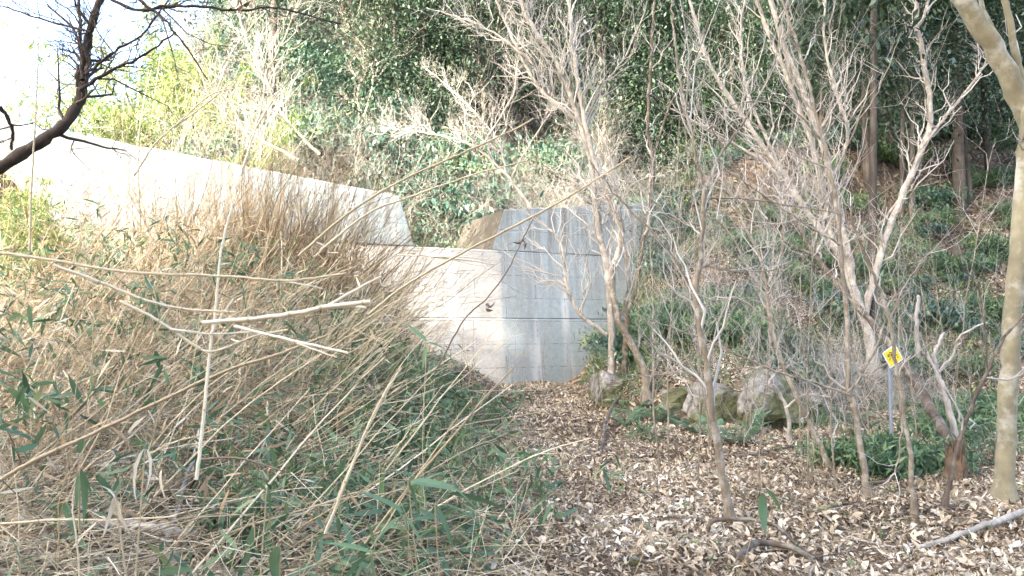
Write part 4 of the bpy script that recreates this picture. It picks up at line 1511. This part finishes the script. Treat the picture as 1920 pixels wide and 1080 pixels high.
stalk('straw stalk pointing over the sunny bank', [(250, 330), (300, 260), (380, 200), (440, 150)], 5, 6.0, [[(330, 235), (400, 175), (470, 165)]], .75)
stalk('tall thin straw standing before the leaning trunk', [(55, 470), (60, 330), (68, 190), (72, 80)], 5, 6.0, [], .5)
stalk('yellow straw with fanned tips on the bank top', [(450, 330), (470, 270), (490, 200), (500, 130)], 6, 7.0, [[(480, 240), (510, 190), (540, 150)], [(470, 270), (440, 210), (420, 180)]], .75)
stalk('dark thin stem lying over the green bamboo grass', [(370, 862), (440, 858), (490, 870), (530, 883)], 6, 2.6, [], .05)
# many further single stalks, alike
SM = []
for i in range(8):
    L = rng.uniform(1.1, 2.0)
    s = np.linspace(0, 1, 9)
    C = np.stack([L * s * .75, rng.normal(0, .12) * s ** 2, L * s * .65 - .25 * L * s ** 2 * rng.uniform(0, 1)], -1) + np.cumsum(rng.normal(0, .006, (9, 3)), 0)
    a = Acc().add(*tubes(C, np.linspace(.0055, .0025, 9), 6)[:2], tint=rng.uniform(.35, .95))
    b = Acc()
    C1, R1 = side_shoots(C[None], np.linspace(.0055, .0025, 9)[None], 5, .15, .45, 5, .45, spread=(.25, .7), upcurve=.1)
    V, Q, f = tubes(C1, np.maximum(R1 * .7, .0013), 4)
    b.add(V, Q, np.repeat(rng.uniform(.4, 1, len(C1)), f))
    SM.append([('culm', a.mesh('culm', M['straw'])), ('branches', b.mesh('branches', M['straw']))])
for i in range(150):
    y = rng.uniform(3.6, 13)
    x = rng.uniform(-.7 * y - .3, -.9)
    put(SM[i % 8], 'dry_stalk', 'single dry straw-coloured stalk leaning out of the thicket', 'stalk', (x, y, gz(x, y) + rng.uniform(0, .3)), 'single dry stalks leaning in the thicket', rotz=rng.normal(0, .5), scale=rng.uniform(.7, 1.25),
        rot=(rng.normal(0, .15), rng.normal(0, .3), rng.normal(0, .5)))

# little green sprouts and dry grass coming through the litter
acc = Acc()
n = 170
x, y = rng.uniform(-.4, 5.5, n), rng.uniform(3.8, 10, n)
cl = np.stack([x, y, ground_h(x, y) + rng.uniform(.01, .1, n)], -1)
B = np.repeat(cl, 4, 0)
n = len(B)
L = rng.uniform(.03, .1, n)
V, Q, f = blades(B, rand_dir(n, .6), rand_dir(n, .6), L, L * rng.uniform(.08, .25, n), droop=.3, prof=(.4, 1, .1), st=(0, .45, 1))
acc.add(V, Q, np.repeat(rng.uniform(.4, 1, n), f))
stuff('sprouts', acc.mesh('sprouts', M['sasa']))
# bamboo grass plants with separate leaves
LEAF = []
for i in range(6):
    L = rng.uniform(.16, .24)
    V, Q, f = blades([(0, 0, 0)], [(1, 0, 0)], [(0, 0, 1)], L, L * rng.uniform(.13, .18), droop=rng.uniform(.1, .45), fold=.22, prof=(.15, .8, 1, .85, .5, .03), st=(0, .12, .35, .6, .82, 1))
    LEAF.append(Acc().add(V, Q, np.clip(rng.normal(.62, .05, len(Q)) + rng.uniform(-.25, .3), 0, 1)).mesh('bamboo_leaf', M['sasa']))
V, Q, f = blades([(0, 0, 0)], [(1, 0, 0)], [(0, 0, 1)], .2, .024, droop=.5, fold=.3, prof=(.15, .8, 1, .85, .5, .03), st=(0, .12, .35, .6, .82, 1))
DRYLEAF = Acc().add(V, Q, .75).mesh('dry_leaf', M['dry_leaf'])


def leaf_to(root, base, tip, me=None, scale_w=1.0, roll=0.0):
    """A leaf mesh laid from base to tip (world points)."""
    me = me or LEAF[rng.integers(0, 6)]
    d = Vector(tuple(tip - base))
    q = d.to_track_quat('X', 'Z')
    L0 = max(v.co.x for v in me.vertices)
    o = part('leaf', me, root, base - np.array(root.location), None, None)
    e = q.to_matrix() @ __import__('mathutils').Matrix.Rotation(roll, 3, 'X')
    o.rotation_euler = e.to_euler()
    s = d.length / L0
    o.scale = (s, s * scale_w, s)
    return o


def sasa_traced(label, Y, hub, leaves, foot=None, dry=False, w=1.0):
    h = pix(hub[0], hub[1], Y)
    ft = pix(foot[0], foot[1], Y + .15) if foot else np.array([h[0] + rng.normal(0, .1), Y + .15, gz(h[0], Y + .15)])
    root = thing('bamboo_grass_plant', label, 'bamboo grass', ft, 'single bamboo grass plants near the viewer')
    C = spline([ft, (ft + h) / 2 + rng.normal(0, .02, 3), h], 8)
    part('stem', Acc().add(*tubes(C, np.linspace(.0035, .002, 8), 5)[:2], tint=.5).mesh('stem', M['straw'], ft), root)
    for lf in leaves:
        b = pix(lf[0], lf[1], Y + rng.normal(0, .02))
        t = pix(lf[2], lf[3], Y + rng.normal(0, .06))
        leaf_to(root, b, t, DRYLEAF if dry else None, w, rng.normal(0, .5))


sasa_traced('bamboo grass with two long leaves spread above the bare litter edge', 2.3, (757, 965), [(757, 962, 682, 902), (750, 970, 690, 1015), (760, 970, 796, 1012), (775, 975, 850, 960)])
sasa_traced('bamboo grass with tan-tipped leaf hanging beside the litter edge', 2.4, (765, 900), [(762, 898, 800, 978), (770, 902, 860, 908), (835, 905, 905, 945), (840, 925, 960, 940)])
sasa_traced('bamboo grass with a drooping leaf over the litter', 2.3, (815, 945), [(815, 945, 862, 1022), (820, 942, 900, 962), (850, 1000, 880, 1030)])
sasa_traced('broad-leaved bamboo grass fanning at the bottom edge, largest of its kind', 1.8, (695, 1035), [(695, 1035, 610, 1005), (700, 1035, 690, 1095), (700, 1030, 790, 1085), (770, 1075, 815, 1030), (700, 1020, 695, 970), (690, 1040, 625, 1085), (705, 1040, 770, 1095)])
sasa_traced('bamboo grass with green leaves drooping like a tassel', 2.0, (150, 878), [(150, 880, 138, 958), (152, 880, 172, 960), (152, 882, 180, 925), (150, 850, 152, 800)], foot=(150, 1000))
sasa_traced('star-shaped bamboo grass in the bottom corner', 1.7, (36, 1052), [(36, 1050, 22, 980), (36, 1052, -20, 1045), (38, 1052, 98, 1030), (36, 1056, -5, 1085), (40, 1056, 90, 1075)])
sasa_traced('bamboo grass with two leaves folded down beside the dark stem', 2.2, (500, 915), [(500, 915, 446, 935), (502, 915, 511, 968), (470, 900, 505, 915)])
sasa_traced('bamboo grass between the log and the litter with crossing leaves', 2.0, (525, 1025), [(525, 1025, 462, 1030), (527, 1025, 560, 1000), (520, 1030, 500, 1060)])
sasa_traced('bamboo grass with leaves in front of the dam foot', 4.5, (800, 640), [(800, 640, 760, 600), (802, 642, 850, 650), (800, 645, 790, 690), (830, 660, 875, 690)])
sasa_traced('two-leaved green seedling standing alone on the litter', 4.2, (1432, 918), [(1430, 925, 1427, 992), (1436, 915, 1468, 952)], w=1.5)
sasa_traced('small green leafed shoot leaning at the bottom of the litter', 3.9, (1222, 1000), [(1225, 1000, 1262, 1042), (1222, 995, 1205, 975)])
sasa_traced('withered tan bamboo grass with pale folded leaves hanging', 2.0, (272, 842), [(270, 842, 216, 930), (275, 842, 304, 905), (303, 880, 290, 930)], dry=True, w=1.2)
sasa_traced('withered bunch of tan blades collapsed above the log', 2.0, (215, 935), [(214, 932, 205, 985), (216, 932, 240, 962), (215, 934, 228, 1000), (215, 934, 190, 880)], dry=True, w=.9)
# looser plants in the near thicket, alike
PL = 0
for i in range(125):
    y = rng.uniform(2.4, 8.5)
    x = rng.uniform(-.68 * y, -.1 + .02 * y) if i % 2 else rng.normal(-.75, .45)
    g = gz(x, y)
    h = rng.uniform(.25, .6)
    f0 = np.array([x, y, g])
    top = f0 + np.array([rng.normal(0, .12), rng.normal(0, .1), h])
    root = thing('bamboo_grass_plant', 'small green bamboo grass plant mixed into the dry straw', 'bamboo grass', f0, 'green bamboo grass plants in the straw')
    C = spline([f0, (f0 + top) / 2 + rng.normal(0, .03, 3), top], 6)
    part('stem', Acc().add(*tubes(C, np.linspace(.003, .0018, 6), 4)[:2], tint=.5).mesh('stem', M['straw'], f0), root)
    for j in range(rng.integers(4, 7)):
        t = rng.uniform(.55, 1)
        b_ = C[min(5, int(t * 5))]
        part('leaf', LEAF[rng.integers(0, 6)], root, b_ - f0, (rng.normal(0, .5), rng.normal(.1, .4), rng.uniform(0, 6.28)), rng.uniform(.6, 1.15))

# ------------------------------------------------------------------ ferns
def frond_mesh(L, seed):
    r = np.random.default_rng(seed)
    n = 20
    s = np.linspace(.08, 1, n)
    zc = lambda t: .6 * t - .55 * t ** 2
    ax = np.stack([s * L, np.zeros(n), zc(s) * L], -1)
    a = Acc()
    full = np.linspace(0, 1, 10)
    a.add(*tubes(np.stack([full * L, full * 0, zc(full) * L], -1), np.linspace(.003, .0008, 10), 4)[:2], tint=.7)
    w = L * .23 * np.sin(np.pi * np.clip(s * .86 + .14, 0, 1)) ** .8 + .006
    for sg in (-1, 1):
        d = np.stack([np.full(n, .35), np.full(n, sg * 1.0), np.full(n, -.1)], -1)
        V, Q, f = blades(ax, d, np.tile([0, 0, 1.0], (n, 1)), w, L / n * .62, droop=.2, prof=(.8, 1, .15), st=(0, .4, 1))
        a.add(V, Q, np.repeat(r.uniform(.1, .9, n), f))
    return a.mesh('frond', M['fern'])


FR = [frond_mesh(L, i) for i, L in enumerate((.42, .5, .58, .36))]
FERNS = [(1265, 800, 'fern with wide pale fronds below the cracked rock'), (1230, 790, 'fern pressed against the mossy brown rock'), (1300, 815, 'fern at the litter edge in front of the rocks'),
         (1410, 815, 'bright green fern spreading below the pale rock'), (1440, 800, 'fern tucked in the dark gap beside the pale rock'), (1395, 835, 'small fern at the front of the fern bed under the pale rock'),
         (1190, 770, 'pale fern at the foot of the slanting trunk'), (1555, 760, 'fern in the dark hollow between thin saplings'), (1600, 800, 'fern behind the upright knuckled trunk'),
         (1340, 830, 'small fern beside the slim brown sapling'), (1170, 800, 'fern where the litter mound meets the rocks'), (1740, 800, 'fern spilling beside the dead snag'), (1500, 790, 'fern in the shade of the leaning sapling')]
for px, py, lb in FERNS:
    b = hit(px, py, 6, 16)
    x_, y_ = b[0], min(b[1], 12.6 if b[0] < 5 else 15)
    root = thing('fern', lb, 'fern', (x_, y_, gz(x_, y_)), 'ferns at the foot of the outcrop')
    k = rng.integers(6, 9)
    for j in range(k):
        part('frond', FR[rng.integers(0, 4)], root, (0, 0, .02), (rng.normal(0, .15), rng.uniform(-.75, -.15), j * 6.28 / k + rng.normal(0, .25)), rng.uniform(.7, 1.15))
# dead curled leaves caught on twigs
for px, py, Y, lb in [(980, 452, 5.4, 'curled dark dead leaf hanging on the thin stalk before the wing'), (914, 578, 5.4, 'crumpled brown dead leaf caught on the stalk before the spillway'),
                      (1340, 238, 6.2, 'orange dead leaf caught high in the forked sapling'), (455, 12, 7.0, 'orange dead leaf on the dark twig at the top edge')]:
    c = pix(px, py, Y)
    a = Acc()
    for j in range(4):
        V, Q, f = blades([c + rng.normal(0, .008, 3)], rand_dir(1), rand_dir(1), .055 * Y / 5.4, .03 * Y / 5.4, droop=.7, fold=.5)
        a.add(V, Q, rng.uniform(.02, .3))
    o = part('dead_leaf', a.mesh('dead_leaf', M['litter'], c), loc=c)
    o['label'] = lb
    o['category'] = 'leaf'
